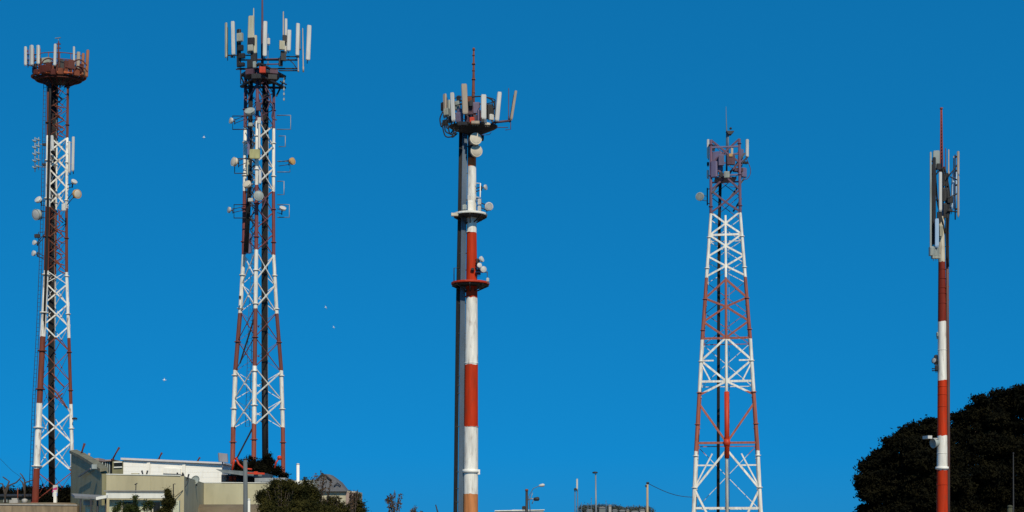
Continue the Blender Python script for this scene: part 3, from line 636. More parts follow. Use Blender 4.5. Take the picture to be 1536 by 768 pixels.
for sd in side:                                                  # redundant members
    for y, ys, k in ((700, 712, .55), (545, 560, .5)):
        a = P(sd, Zp(y)); f = P(front, Zp(y)); member([(a, a.lerp(f, k))], .14, 'strut')
    a = P(sd, Zp(733)); f = P(front, Zp(683)); q = a.lerp(f, .55); q.z = Zp(683); member([(a, q)], .13, 'brace')
    a = P(sd, Zp(548)); q = P(sd, Zp(574)).lerp(P(front, Zp(574)), .38); member([(a, q)], .13, 'brace')
mb = MB(); mb.tube([P(front, Zp(592))+Vector((0, -.12, 0)), P(front, Zp(690))+Vector((0, -.12, 0))], .23, 10); mb.lathe(P(front, Zp(667))-Vector((0, 0.1, .35)), (0, 0, 1), [(0, .26), (.35, .36), (.7, .26)], 10); mb.build('leg_sleeve', M['red'], T)
cable_run(T, D, [(1079, 830), (1079.5, 590), (1080, 418), (1081, 325), (1083, 245)], 4, .8, n=4, side='dark')
climb_ladder(T, D, [(1093, 830), (1093, 512), (1092, 330)], 5, .6, 'steel')
# head
cc = W(1091, 240, D); mb = MB(); z = W(1091, 268, D).z
for zz in (268, 226):
    z = W(1091, zz, D).z
    for i in range(4): mb.bar(P(a4[i], z), P(a4[(i+1) % 4], z), .14)
mb.lathe(Vector((b0.x, D, W(1091, 270, D).z)), (0, 0, 1), [(0, 18*S(D)), (.12, 18*S(D))], 6, False)
pf = mb.build('antenna_platform', M['panel_plum'], T)
for px, y0, y1, wd, ln, mm_, dy, yw in [(1062, 209, 237, 3.5, 0, 'panel', -.5, -30), (1121, 209, 235, 5, 0, 'panel', -.5, 30), (1061.5, 255, 267, 3, 0, 'panel', -.5, -30), (1075, 228, 258, 17, 1, 'panel_plum', -.9, -25), (1071, 242, 266, 10, 0, 'panel_plum', -1.4, -30), (1110, 224, 250, 8, 2, 'panel_plum', -.4, 30), (1098, 218, 232, 3.5, 0, 'panel_tan', -1.4, 0), (1116, 252, 266, 10, 0, 'panel_plum', -.5, 40)]:
    panel(T, D, px, y0, y1, wd, mm_, yaw=yw, lean=ln, dy=dy)
for px, py, wd, h, mm_, dy in [(1070, 222, 5, 9, 'dish', -.9), (1066, 218, 6, 2, 'dark', -.8), (1096, 240, 12, 14, 'plum', -2.0), (1096, 233, 5, 4, 'dish_orange', -2.2), (1082, 240, 8, 16, 'panel_plum', -1.6), (1062, 246, 3, 5, 'dark', -.5), (1090, 262, 8, 9, 'dish_grey', -1.9), (1107, 255, 14, 5, 'plum', -1.2), (1118, 244, 8, 3, 'dark', -.8), (1082, 262, 5, 7, 'dark', -1.6)]:
    radio(T, D, px, py, wd, h, mm_, dy, yaw=(px-1091)*.8)
for a, b in [((1093, 262), (1117, 230)), ((1094, 298), (1116, 268)), ((1100, 317), (1112, 298)), ((1112, 245), (1121, 236)), ((1068, 290), (1090, 262))]:
    mb = MB(); mb.bar(W(*a, D-1.3), W(*b, D-.5), .16, .12); mb.build('brace', M['dark'], T)
cables(T, D, [[(1119, 236), (1126, 255), (1122, 267), (1114, 270)], [(1072, 216), (1078, 224), (1088, 231)], [(1094, 280), (1106, 282), (1112, 292)]], .035, -.7, 'plum')
mb = MB(); mb.tube([W(1090, 262, D), W(1090, 200, D), W(1089, 160, D)], [.1, .07, .025], 7); mb.tube([W(1092, 235, D-.1), W(1092, 200, D-.1)], .09, 7); mb.build('lightning_mast', M['slate'], T)
mb = MB(); p = W(1095, 199, D-.1); mb.prism([(-.38, .1), (.38, .1), (.1, -.22), (-.2, -.22)], p+Vector((0, -.3, 0)), p+Vector((0, .3, 0)), Vector((1, 0, 0)), Vector((0, 0, 1))); mb.lathe(W(1096, 194, D-.1), (0, 0, 1), [(0, .1), (.12, .13), (.2, .05)], 10); mb.build('warning_lamp', M['dark'], T)
dish(T, D, 1050, 295, 7, (-.35, -.93, 0), 'dish_grey', (1061, 298, -.5), -.7, depth=.45, grid=True, rm='dish_grey')
mb = MB(); mb.tube([W(1061, 282, D-.3), W(1061, 308, D-.3)], .06, 7); mb.bar(W(1061, 284, D-.3), W(1069, 282, D), .06); mb.bar(W(1061, 305, D-.3), W(1068, 306, D), .06); mb.build('bracket', M['dark'], T)

# ================================================================== slim mast 5 on the right
D = 75.0
b0 = W(1412, 830, D); b0.z = 0
T = thing('monopole_mast', 'slim red and white tubular mast on the right, standing before dark trees', 'mast', b0, TG)
H = W(1412, 325, D).z-b0.z
bm_ = band_mat('slim_mast_paint', bands_of(D, 1412, b0, [(900, RED), (704, WHITE), (652, RED), (567, WHITE), (481, (.18, .020, .009)), (391, (.46, .42, .33))]), H, rust=.4)
mb = MB(); pp = [(1413.2, 845, 8.8), (1413.2, 768, 8.3), (1413.3, 652, 7.2), (1413.3, 567, 6.6), (1413, 481, 6.0), (1412.6, 391, 5.0), (1412, 325, 4)]
mb.tube([W(a, y, D) for a, y, _ in pp], [r*S(D) for _, _, r in pp], 24)
for y, r in ((727, 8.3), (680, 7.7), (610, 7.2), (592, 7.05), (580, 7), (525, 6.6), (455, 6.1), (440, 6), (432, 5.9), (418, 5.8), (404, 5.6)): mb.lathe(W(1413.2, y, D), (0, 0, 1), [(-.015, r*S(D)), (.015, r*S(D))], 24)
mb.build('pole', bm_, T)
mb = MB(); mb.lathe(W(1413.2, 702, D), (0, 0, 1), [(-.07, 8.4*S(D)), (-.06, 9.6*S(D)), (.06, 9.6*S(D)), (.07, 8.2*S(D))], 24); mb.build('collar', M['white'], T)
mb = MB(); mb.tube([W(1422.3, 830, D), W(1422.3, 560, D), W(1421, 480, D), W(1420.5, 260, D)], [.10, .095, .09, .08], 8)
for k in range(22):
    y = 330+k*20; mb.bar(W(1416, y, D), W(1424, y, D), .03)
mb.build('cable_duct', mat('brown_duct', (.12, .06, .05), .6, var=.35), T)
mb = MB(); p = [W(1410.5, 240, D), W(1414, 240, D), W(1412.2, 240, D+.12)]; t = [W(1411.2, 164, D), W(1412.8, 164, D), W(1412, 164, D+.05)]
for i in range(3): mb.tube([p[i]-Vector((0, 0, 3.2)), p[i], t[i]], .03, 6)
for k in range(16):
    for i in range(3):
        a, b = p[i].lerp(t[i], k/16), p[(i+1) % 3].lerp(t[(i+1) % 3], (k+1)/16); mb.bar(a, b, .025)
mb.box(W(1412, 162.5, D), (.13, .13, .07)); mb.build('lightning_mast', mat('rust_red_mast', (.22, .035, .025), .7, var=.4), T)
for px, y0, y1, wd, mm_, dy, yw in [(1395.8, 228, 376, 2.4, 'dish_grey', -.5, -40), (1404.5, 226, 252, 10, 'dish_grey', -.25, -15), (1410.6, 258, 316, 4.6, 'panel', -.7, -5), (1405.2, 328, 370, 5.5, 'panel_blue', -.7, -25), (1401, 236, 334, 5, 'dark', -.42, -30),
                                     (1437.5, 227, 262, 4, 'panel_tan', -.3, 50), (1437.6, 264, 324, 2.6, 'panel_tan', -.3, 50), (1430, 258, 312, 9, 'panel_blue', .05, 30)]:
    panel(T, D, px, y0, y1, wd, mm_, yaw=yw, dy=dy, dpx=2.6, lean=(2.5 if px == 1430 else 0))
rod(T, D, 1423, 224, 262, .035, 'panel_tan', -.2); rod(T, D, 1430.5, 234, 262, .03, 'panel_tan', .0); rod(T, D, 1418.5, 222, 262, .03, 'plum', 0)
for px, py, wd, h, mm_, dy in [(1401, 377, 14, 13, 'dish_grey', -.5), (1404, 385, 12, 6, 'rru', -.5), (1418, 270, 8, 18, 'dark', -.1), (1418, 292, 9, 20, 'dark', -.1), (1419, 316, 8, 22, 'dark', -.1), (1409, 325, 6, 14, 'dark', -.6), (1425, 300, 8, 9, 'dark', -.2), (1425, 316, 7, 4, 'dark', -.2), (1411.5, 346, 5, 16, 'panel_beige', -.3), (1400, 350, 5, 34, 'dark', -.3), (1408, 250, 6, 9, 'dark', -.3)]:
    radio(T, D, px, py, wd, h, mm_, dy)
mb = MB()
for x0, y0, x1, y1 in [(1396, 240, 1414, 258), (1396, 300, 1414, 300), (1396, 335, 1412, 330), (1420, 268, 1437, 246), (1420, 316, 1437, 318), (1420, 298, 1437, 290), (1404, 262, 1412, 252), (1425, 265, 1436, 270)]:
    mb.tube([W(x0, y0, D-.3), W(x1, y1, D-.2)], .035, 6)
mb.build('antenna_frame', M['dark'], T)
cables(T, D, [[(1414, 252), (1421, 300), (1419, 345), (1421, 390)], [(1416, 250), (1424, 290), (1422, 345), (1422.5, 400)], [(1402, 246), (1406, 300), (1412, 326), (1418, 350)]], .05, -.15, 'black', 'feeder_cable')
dish(T, D, 1402, 541, 5, (-.8, -.5, .1), 'dark', (1412, 541, 0), -.1, rm='dish'); radio(T, D, 1405, 552, 5, 7, 'dark', 0); radio(T, D, 1404.5, 540, 6, 14, 'dark', .12)
bracket(T, D, 1410, 1398, 553, 556, 0, 'dark', .03)
mb = MB(); mb.box(W(1391, 656, D-.3), (.26, .5, .16), .3); mb.tube([W(1393, 657, D-.2), W(1400, 659, D)], .03, 6); mb.tube([W(1400, 658, D), W(1410, 658, D)], .035, 6); mb.build('security_camera', M['panel'], T)
mb = MB(); mb.lathe(W(1409, 664, D-.05), (-.9, -.35, -.1), [(0, .1), (.08, .11), (.1, .17), (.42, .27), (.43, .25), (.3, .14)], 18); mb.build('horn_speaker', M['dish_grey'], T)
radio(T, D, 1406, 502, 2.5, 6, 'dish_grey', 0)

# ================================================================== vegetation builders
def leaf_cloud(lobes, nclump, nleaf, size, clump, shell=.45, rng=RNG, flat=1.0):
    """lobes: [(centre, (rx, ry, rz))]; clumps of leaf quads spread through the lobes, denser to their skin"""
    vol = np.array([r[0]*r[1]*r[2] for _, r in lobes])**.67; pr = vol/vol.sum()
    out = []
    idx = rng.choice(len(lobes), nclump, p=pr)
    cs = np.array([list(l[0]) for l in lobes])[idx]; rs = np.array([l[1] for l in lobes])[idx]
    d = rng.normal(size=(nclump, 3)); d /= np.linalg.norm(d, axis=1)[:, None]
    rad = shell+(1-shell)*rng.random(nclump)**.55
    rad *= 1+.10*rng.normal(size=nclump)
    cc = cs+d*rs*rad[:, None]
    n = nclump*nleaf
    sz = clump*(.5+rng.random(nclump))
    off = rng.normal(size=(n, 3))*np.repeat(sz, nleaf)[:, None]*np.array([1, 1, flat])*.6
    p = np.repeat(cc, nleaf, 0)+off
    nrm = rng.normal(size=(n, 3))+np.repeat(d, nleaf, 0)*.8+np.array([0, 0, .5]); nrm /= np.linalg.norm(nrm, axis=1)[:, None]
    t = np.cross(nrm, rng.normal(size=(n, 3))); t /= np.linalg.norm(t, axis=1)[:, None]; b = np.cross(nrm, t)
    s = size*(.6+.8*rng.random(n))[:, None]
    q = np.stack([p-t*s, p+b*s*.45, p+t*s, p-b*s*.45], 1).reshape(-1, 3)
    return q
def leaves_obj(name, q, m, parent=None):
    me = bpy.data.meshes.new(name); o = bpy.data.objects.new(name, me); COL.objects.link(o)
    org = WORLD[parent.name] if parent else Vector((q[:, 0].mean(), q[:, 1].mean(), q[:, 2].min()))
    if parent: o.parent = parent
    else: o.location = org
    q = q-np.array(org); n = len(q)
    me.vertices.add(n); me.vertices.foreach_set('co', q.astype(np.float32).ravel())
    me.loops.add(n); me.loops.foreach_set('vertex_index', np.arange(n, dtype=np.int32))
    me.polygons.add(n//4); me.polygons.foreach_set('loop_start', np.arange(0, n, 4, dtype=np.int32))
    me.update(calc_edges=True); me.materials.append(m); return o
bark = mat('bark', (.06, .045, .035), .9, var=.4)
def trunk_mb(base, top, r, limbs):
    mb = MB(); m = base.lerp(top, .5)+Vector((r*.6, 0, 0))
    mb.tube([base-Vector((0, 0, .1)), base+Vector((0, 0, .3)), m, top], [r*1.5, r*1.1, r*.8, r*.3], 10)
    for l in limbs:
        st = base.lerp(top, random.uniform(.3, .75)); md = st.lerp(Vector(l), .5)+Vector((0, 0, -.1*(Vector(l)-st).length*.5))
        mb.tube([st, md, Vector(l)], [r*.5, r*.33, r*.1], 6)
    return mb
def tree(name, label, cat, D, bx, lobes_px, nc, nl, size, clump, m, r, group=None, base_z=None, shell=.45, flat=1.0, sub=0):
    """lobes_px: (px, py, rx px, rz px, dy)"""
    lobes = []
    for px, py, rx, rz, dy in lobes_px:
        c = W(px, py, D+dy); k = S(D+dy); r0 = (rx*k, (rx+rz)*.5*k, rz*k)
        if sub:                                                  # break the lobe into boughs with gaps between
            lobes.append((c, tuple(v*.72 for v in r0)))
            for _ in range(sub):
                d = RNG.normal(size=3); d /= np.linalg.norm(d); f = RNG.uniform(.16, .40); g_ = max(r0[0], r0[2])
                lobes.append((c+Vector((d[0]*r0[0], d[1]*r0[1], d[2]*r0[2]))*(1-f*.5), (g_*f*1.15, g_*f*1.15, g_*f*.75)))
        else: lobes.append((c, r0))
    b = W(bx, 780, D); b.z = float(ground_h(b.x, b.y)) if base_z is None else base_z
    t = thing(name, label, cat, b, group)
    top = max((l[0] for l in lobes), key=lambda v: v.z)
    trunk_mb(b, Vector((b.x*.6+top.x*.4, D, top.z*.8+b.z*.2)), r, [l[0] for l in lobes[::(sub+1 if sub else 1)]]).build('trunk' if r > .06 else 'stem', bark, t)
    leaves_obj('crown' if r > .06 else 'foliage', leaf_cloud(lobes, nc, nl, size, clump, shell, flat=flat), m, t)
    return t
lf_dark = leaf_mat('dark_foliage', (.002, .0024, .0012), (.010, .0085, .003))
lf_olive = leaf_mat('olive_foliage', (.008, .010, .003), (.050, .044, .011))
lf_green = leaf_mat('green_foliage', (.010, .017, .005), (.045, .055, .015))
lf_dry = leaf_mat('brownish_foliage', (.05, .035, .025), (.11, .075, .05))

# ---- dark trees right
TRG = 'dark trees behind the slim mast'
tree('broadleaf_tree', 'near black rounded tree left of and behind the slim mast', 'tree', 98, 1372,
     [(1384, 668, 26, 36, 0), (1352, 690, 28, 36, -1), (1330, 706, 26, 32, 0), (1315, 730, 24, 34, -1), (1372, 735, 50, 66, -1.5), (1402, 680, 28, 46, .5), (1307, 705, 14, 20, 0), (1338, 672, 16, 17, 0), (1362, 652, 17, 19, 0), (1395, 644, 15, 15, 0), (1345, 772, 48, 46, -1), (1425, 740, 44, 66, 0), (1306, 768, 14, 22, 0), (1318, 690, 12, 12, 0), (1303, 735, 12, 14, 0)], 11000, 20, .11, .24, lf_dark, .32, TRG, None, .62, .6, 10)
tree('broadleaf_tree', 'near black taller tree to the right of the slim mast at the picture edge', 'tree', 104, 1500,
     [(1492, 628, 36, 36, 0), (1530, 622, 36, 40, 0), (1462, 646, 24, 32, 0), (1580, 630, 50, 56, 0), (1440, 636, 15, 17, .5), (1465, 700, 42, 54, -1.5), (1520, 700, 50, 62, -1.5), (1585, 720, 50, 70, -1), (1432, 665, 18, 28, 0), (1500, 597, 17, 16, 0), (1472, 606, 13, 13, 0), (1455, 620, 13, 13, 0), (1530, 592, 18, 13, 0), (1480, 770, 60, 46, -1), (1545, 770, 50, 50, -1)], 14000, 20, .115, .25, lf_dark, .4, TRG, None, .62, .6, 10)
D = 90; b = W(1520, 800, D); b.z = 0
T = thing('lamp_pole', 'thin dark grey pole standing in front of the dark trees at the right', 'pole', b)
mb = MB(); mb.tube([b, b+Vector((0, 0, .4)), b+Vector((0, 0, .42)), W(1520, 681, D)], [.08, .08, .05, .03], 8); mb.build('pole', mat('grey_pole', (.02, .021, .023), .7), T)
mb = MB(); mb.lathe(W(1520, 681, D), (0, 0, 1), [(0, .05), (.05, .07), (.09, .03)], 8); mb.build('cap', M['dark'], T)
D = 88; b = W(1515, 800, D); b.z = 0
o = MB().tube([b, W(1515, 761, D)], .16, 8).lathe(W(1515, 761, D), (0, 0, 1), [(0, .18), (.08, .18), (.14, .08)], 8).build('bollard', mat('mossy_post', (.05, .052, .03), .9)); tag(o, 'short mossy post beside the thin pole below the dark trees', 'post')

# ================================================================== buildings left
olive = siding_mat('olive_shade_cladding', (.21, .195, .105), 0, .9, .25, .3)  # shade of the beige building's gable side, put into a darker olive colour
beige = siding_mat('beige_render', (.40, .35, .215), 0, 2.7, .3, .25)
whitew = siding_mat('white_siding', (.74, .72, .67), 2, .42, .35, var=.06)
roofg = mat('grey_roof', (.20, .20, .20), .75, var=.3)
roofd = mat('slate_shingles', (.10, .10, .105), .85, var=.35, scale=6)
fascia = mat('white_fascia', (.62, .61, .55), .6, var=.15)
wallg = mat('pale_green_wall', (.46, .47, .34), .8, var=.25)
glass = mat('dark_glass', (.012, .014, .014), .3, 0, .2, spec=.15)
brownr = mat('pinkish_roof_edge', (.30, .22, .19), .8)
def quad_wall(mb, p, q, z0, z1, th):
    """vertical wall of thickness th (to the right-hand side going p->q) with flat ends"""
    p, q = Vector(p), Vector(q); d = (q-p); d.z = 0; n = Vector((d.y, -d.x, 0)).normalized()*-th
    a = [Vector((p.x, p.y, z0)), Vector((q.x, q.y, z0)), Vector((q.x, q.y, z1)), Vector((p.x, p.y, z1))]
    mb.slab(a, n)
# main beige building: corner nearest at px153; shaded gable to the left, lit front to the right
c0 = W(153, 712, 95); cL = W(108, 712, 104.5); cR = W(270, 718, 97.0); cB = W(300, 728, 110); cE = W(470, 736, 112)
zt = c0.z
B = thing('beige_building', 'low beige building with a flat parapet and an olive, shade-toned gabled side, left of the bushes', 'building', (c0.x, c0.y, 0))
mb = MB()
nl = Vector((cL.x-c0.x, cL.y-c0.y, 0))
gtop = []
for t_ in (0, .12, .3, .5, .75, 1.04):
    p_ = Vector((c0.x, c0.y, 0))+nl*t_; px_ = 768+F*p_.x/(p_.y*math.cos(PITCH))*1.0
    y_ = float(np.interp(px_, [108, 124, 140, 153], [676, 684.5, 694.5, 704])); q_ = W(px_, y_, p_.y); gtop.append(Vector((p_.x, p_.y, q_.z)))
gab = [Vector((c0.x, c0.y, -.1)), Vector((c0.x, c0.y, zt))] + [p-Vector((0, 0, .12)) for p in gtop[1:]] + [Vector((gtop[-1].x, gtop[-1].y, -.1))]
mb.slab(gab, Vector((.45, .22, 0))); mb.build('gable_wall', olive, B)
mb = MB(); quad_wall(mb, (c0.x+.3, c0.y-.02, 0), cR, -.1, zt, .3); quad_wall(mb, (cR.x-.02, cR.y+.02, 0), cB, -.1, zt-.02, -.3); 
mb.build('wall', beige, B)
mb = MB(); quad_wall(mb, (cB.x+.02, cB.y, 0), cE, -.1, zt-.03, .3); mb.build('rear_wall', mat('beige_wall_stained', (.39, .36, .235), .85, var=.3, scale=.6), B)
mb = MB(); p0, p1 = Vector((c0.x-.05, c0.y-.06, zt)), Vector((cR.x+.05, cR.y-.06, zt)); 
mb.bar(p0+Vector((0, .15, .04)), p1+Vector((0, .15, .04)), .08, .42, up=(0, 0, 1)) if False else None
mb.slab([Vector((c0.x+.3, c0.y-.06, zt+.003)), Vector((cR.x+.04, cR.y-.06, zt+.003)), Vector((cR.x+.04, cR.y+.32, zt+.003)), Vector((c0.x+.3, c0.y+.32, zt+.003))], Vector((0, 0, .06)))
mb.build('coping', fascia, B); mb = MB()
mb.slab([Vector((cB.x+.0, cB.y-.06, zt)), Vector((cE.x, cE.y-.06, zt)), Vector((cE.x, cE.y+.3, zt)), Vector((cB.x, cB.y+.3, zt))], Vector((0, 0, .05)))
mb.build('coping', fascia, B)
mb = MB(); g2 = Vector((c0.x, c0.y, zt)); 
ra, rb = Vector((c0.x-.15, c0.y-.15, zt+.02)), None
pts = [p+Vector((-.12, -.06, .0)) for p in gtop]
for a, b in zip(pts[:-1], pts[1:]): mb.slab([a, b, b+Vector((.45, .22, .10)), a+Vector((.45, .22, .10))], Vector((0, 0, -.2)))
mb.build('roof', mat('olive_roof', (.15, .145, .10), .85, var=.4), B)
mb = MB(); mb.slab([Vector((c0.x+.3, c0.y+.3, zt-.5)), Vector((cR.x-.3, cR.y+.3, zt-.5)), Vector((cB.x, cB.y+.3, zt-.5)), Vector((cL.x+.5, cL.y, zt-.5))], Vector((0, 0, .2))); mb.build('flat_roof', M['conc'], B)
mb = MB(); mb.bar(W(136, 703, 97.2), W(118, 715, 101), .10); mb.build('gutter', roofg, B)
mb = MB(); mb.box(W(141, 700, 95.2), (.34, .3, .3), .5); mb.build('lamp', M['dish_grey'], B)
mb = MB(); mb.box(W(203, 713, 96.2), (.5, .3, .28)); mb.build('roof_vent', beige, B)
for i in range(5):                                               # stains are in the material; downpipes stand off the front wall
    pass
# vertical joints on the front wall
mb = MB()
for k in (.13, .62):
    p = Vector((c0.x, c0.y, 0)).lerp(Vector((cR.x, cR.y, 0)), k); mb.box(Vector((p.x, p.y-.05, zt-1.0)), (.05, .04, 1.95))
mb.build('downpipe', beige, B)
# annexe in front of the beige building
D = 92.0
A = thing('white_shopfront', 'pale shopfront with a white fascia and grey canopy in front of the beige building', 'building', (W(200, 800, D).x, D+.5, 0))
mb = MB(); p, q = W(160, 760, D), W(262, 760, D); mb.slab([Vector((p.x, D+.6, -.1)), Vector((q.x, D+1.2, -.1)), Vector((q.x, D+1.2, W(262, 750, D).z)), Vector((p.x, D+.6, W(160, 749, D).z))], Vector((0, .3, 0))); mb.build('wall', wallg, A)
mb = MB(); a, b = W(159, 738.5, D), W(247, 738.5, D+.5); h = 9*S(D)
mb.slab([a, b, b-Vector((0, 0, h)), a-Vector((0, 0, h))], Vector((0, .9, 0))); mb.build('fascia', fascia, A)
mb = MB(); mb.slab([a+Vector((-.1, -.12, .05)), b+Vector((.1, -.12, .05)), b+Vector((.1, 1, .05)), a+Vector((-.1, 1, .05))], Vector((0, 0, .07))); mb.build('fascia_cap', roofg, A)
mb = MB(); c = [W(108, 741, 95), W(150, 743.5, 93), W(160, 745, 91), W(118, 746, 91.5)]; mb.slab([W(107, 740, 96), W(158, 743, 93.2), W(160, 746, 91), W(112, 744, 92)], Vector((0, 0, -.14))); mb.build('canopy', roofg, A)
mb = MB(); mb.slab([W(144, 745.5, 90.8), W(160, 742.5, 90.9), W(160, 747, 90.9), W(144, 750, 90.8)], Vector((0, .2, 0))); mb.build('canopy_trim', fascia, A)
for x in (121, 136.5, 146.5, 158.5):
    mb = MB(); p = W(x, 748, 91.3); mb.tube([Vector((p.x, p.y, -.05)), p], .06, 6); mb.build('post', M['dark'], A)
mb = MB(); p = W(133, 754, 92.5); mb.box(p, (.6, .3, .34)); mb.build('air_conditioner', M['dish_grey'], A)
for x0, x1, mm_ in [(128, 138, wallg), (147, 157, wallg)]:
    mb = MB(); p, q = W(x0, 758, 92.8), W(x1, 758, 92.8); mb.slab([Vector((p.x, p.y, -.1)), Vector((q.x, q.y, -.1)), q, p], Vector((0, .2, 0))); mb.build('door_panel', mm_, A)
for x0, x1 in [(184, 200), (226, 240)]:
    p, q = W(x0, 753, D+.55), W(x1, 753, D+.55); mb = MB(); mb.slab([p, q, q-Vector((0, 0, 1.2)), p-Vector((0, 0, 1.2))], Vector((0, .05, 0))); mb.build('window', glass, A)
# white building behind
D = 118.0
WB = thing('white_building', 'long white sided hall with a thin grey roof edge behind the beige parapet', 'building', (W(250, 800, D).x, D+2, 3.9))
a, b = W(185, 690, D), W(333, 696, D+1.5); 
mb = MB(); mb.slab([Vector((a.x, a.y, 3.8)), Vector((b.x, b.y, 3.8)), b, a], Vector((0, 6, 0))); mb.build('wall', whitew, WB)
mb = MB(); mb.slab([W(181, 686.5, D-.25), W(336, 693.5, D+1.2), W(336, 696, D+1.2), W(181, 689.6, D-.25)], Vector((0, 6.4, 0))); mb.build('roof', mat('pale_roof_edge', (.52, .49, .48), .7, var=.12), WB)
a, b = W(168.5, 691.5, D-.05), W(185, 691, D-.05)
mb = MB(); mb.slab([Vector((a.x, a.y, 3.8)), Vector((b.x-.03, b.y, 3.8)), b-Vector((.03, 0, 0)), a], Vector((0, 5.8, 0))); mb.build('beige_bay', olive, WB)
a, b = W(171, 693.5, D-.1), W(183.5, 693, D-.1); mb = MB(); mb.slab([a, b, b-Vector((0, 0, 7.5*S(D))), a-Vector((0, 0, 7.5*S(D)))], Vector((0, .2, 0))); o = mb.build('window', glass, WB)
mb = MB(); mb.bar(a+Vector((0, -.03, .0)), b+Vector((0, -.03, 0)), .1, .1); mb.bar(a+Vector((0, -.03, -7.6*S(D))), b+Vector((0, -.03, -7.6*S(D))), .1, .1); mb.build('frame', fascia, o)
a, b = W(146, 692.5, D+1), W(168.5, 690.5, D+.3); mb = MB(); mb.slab([Vector((a.x, a.y, 3.8)), Vector((b.x-.02, b.y, 3.8)), b-Vector((.02, 0, 0)), a], Vector((0, 4, 0))); o = mb.build('glazed_bay', glass, WB)
mb = MB()
for x in (150, 154, 158.5, 161.5, 164.5):
    p = W(x, 693, D+.35); mb.box(Vector((p.x, p.y, 3.8+(p.z-3.8)/2)), (.09, .12, p.z-3.8))
mb.build('frame', M['dish_grey'], o)
mb = MB(); mb.slab([W(146, 690, D+.4), W(169.5, 689, D-.1), W(169.5, 691.4, D-.1), W(146, 692.4, D+.4)], Vector((0, 4, 0))); mb.build('roof_edge', brownr, WB)
mb = MB(); mb.slab([W(131, 688, 100.2), W(148, 687, 100.2), W(149, 691, 100.2), W(133, 691.5, 100.2)], Vector((0, 1.5, 0))); o = mb.build('roof_box', brownr); tag(o, 'pinkish brown flat roof box above the olive gable', 'roof box')
for x0, x1, y0, y1, dd in [(220, 225, 692, 716, .28), (273, 278, 694.5, 720, .82)]:
    mb = MB(); a, b = W(x0, y0, D+dd), W(x1, y0, D+dd); mb.slab([a, b, b-Vector((0, 0, 1.5)), a-Vector((0, 0, 1.5))], Vector((0, .25, 0))); mb.v = [(x_, y_+.01, z_) for x_, y_, z_ in mb.v]; mb.build('pilaster', M['white'], WB)
mb = MB(); a, b = W(245, 702, D+.4), W(271, 703, D+.7); mb.slab([a, b, b-Vector((0, 0, .45)), a-Vector((0, 0, .45))], Vector((0, .2, 0))); mb.build('wall_panel', M['white'], WB)
# open flat roofed shelter below the tall tower
D = 113.0
SH = thing('flat_roof_shelter', 'open shelter of stacked grey roof slabs at the foot of the tallest tower', 'shelter', (W(370, 800, D).x, D+1, 3.9))
mb = MB(); mb.slab([W(323, 703.5, D-.6), W(394, 709, D-.4), W(392, 717, D-.4), W(334, 709, D-.6)], Vector((0, 5, .02))); mb.build('roof', mat('shelter_roof', (.13, .15, .155), .7, var=.3), SH)
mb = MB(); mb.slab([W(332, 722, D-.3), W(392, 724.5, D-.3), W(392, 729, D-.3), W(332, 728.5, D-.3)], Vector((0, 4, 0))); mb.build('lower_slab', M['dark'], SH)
mb = MB(); mb.slab([W(382, 717, D-.7), W(428, 716.5, D-.7), W(428, 720.5, D-.7), W(382, 724, D-.7)], Vector((0, 4.6, .0))); mb.build('side_roof', mat('pale_slab', (.27, .28, .28), .7, var=.3), SH)
mb = MB(); a, b = W(384, 722, D-.2), W(470, 720, D-.2); mb.slab([Vector((a.x, a.y, 3.8)), Vector((b.x, b.y, 3.8)), b, a], Vector((0, 3, 0))); mb.build('wall', mat('shelter_wall', (.40, .38, .28), .85, var=.25), SH)
for x in (357, 386):
    mb = MB(); p = W(x, 712, D+.5); mb.tube([Vector((p.x, p.y, 3.85)), p], .12, 8); mb.build('post', M['dark'], SH)
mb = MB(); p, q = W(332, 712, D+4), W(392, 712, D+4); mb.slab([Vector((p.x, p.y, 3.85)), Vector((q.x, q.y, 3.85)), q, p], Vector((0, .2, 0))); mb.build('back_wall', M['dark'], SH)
def drum(px, py, rpx, hpx, m, name, label, cat, g=None):
    c = W(px, py, D+.6); mb = MB(); r = rpx*S(D); h = hpx*S(D)
    mb.lathe(c-Vector((0, 0, h/2)), (0, 0, 1), [(0, r*.95), (.03, r), (h*.33, r), (h*.34, r*1.05), (h*.37, r*1.05), (h*.38, r), (h*.66, r), (h*.67, r*1.05), (h*.7, r*1.05), (h*.71, r), (h-.03, r), (h, r*.95)], 16)
    tag(mb.build(name, m), label, cat, g)
drum(336.5, 718, 4, 9, mat('salmon_paint', (.50, .25, .18), .6), 'barrel', 'salmon barrel at the left end under the grey shelter roof', 'barrel', 'barrels under the shelter')
drum(346, 718, 3, 8, M['red'], 'barrel', 'red barrel between the salmon one and the rightmost red one under the shelter', 'barrel', 'barrels under the shelter')
drum(352.5, 718, 2.6, 7, M['red'], 'barrel', 'rightmost red barrel under the grey shelter roof', 'barrel', 'barrels under the shelter')
mb = MB(); mb.prism(rprof(14*S(D), .3), W(335, 693, D+1), W(334, 680, D+1), Vector((1, 0, -.1)), Vector((0, 1, 0))); mb.tube([W(334, 703, D+1.2), W(334, 690, D+1.2)], .06, 6); o = mb.build('sign_board', mat('grey_board', (.25, .24, .26), .7)); tag(o, 'blank grey board tilted above the right end of the white hall', 'board')
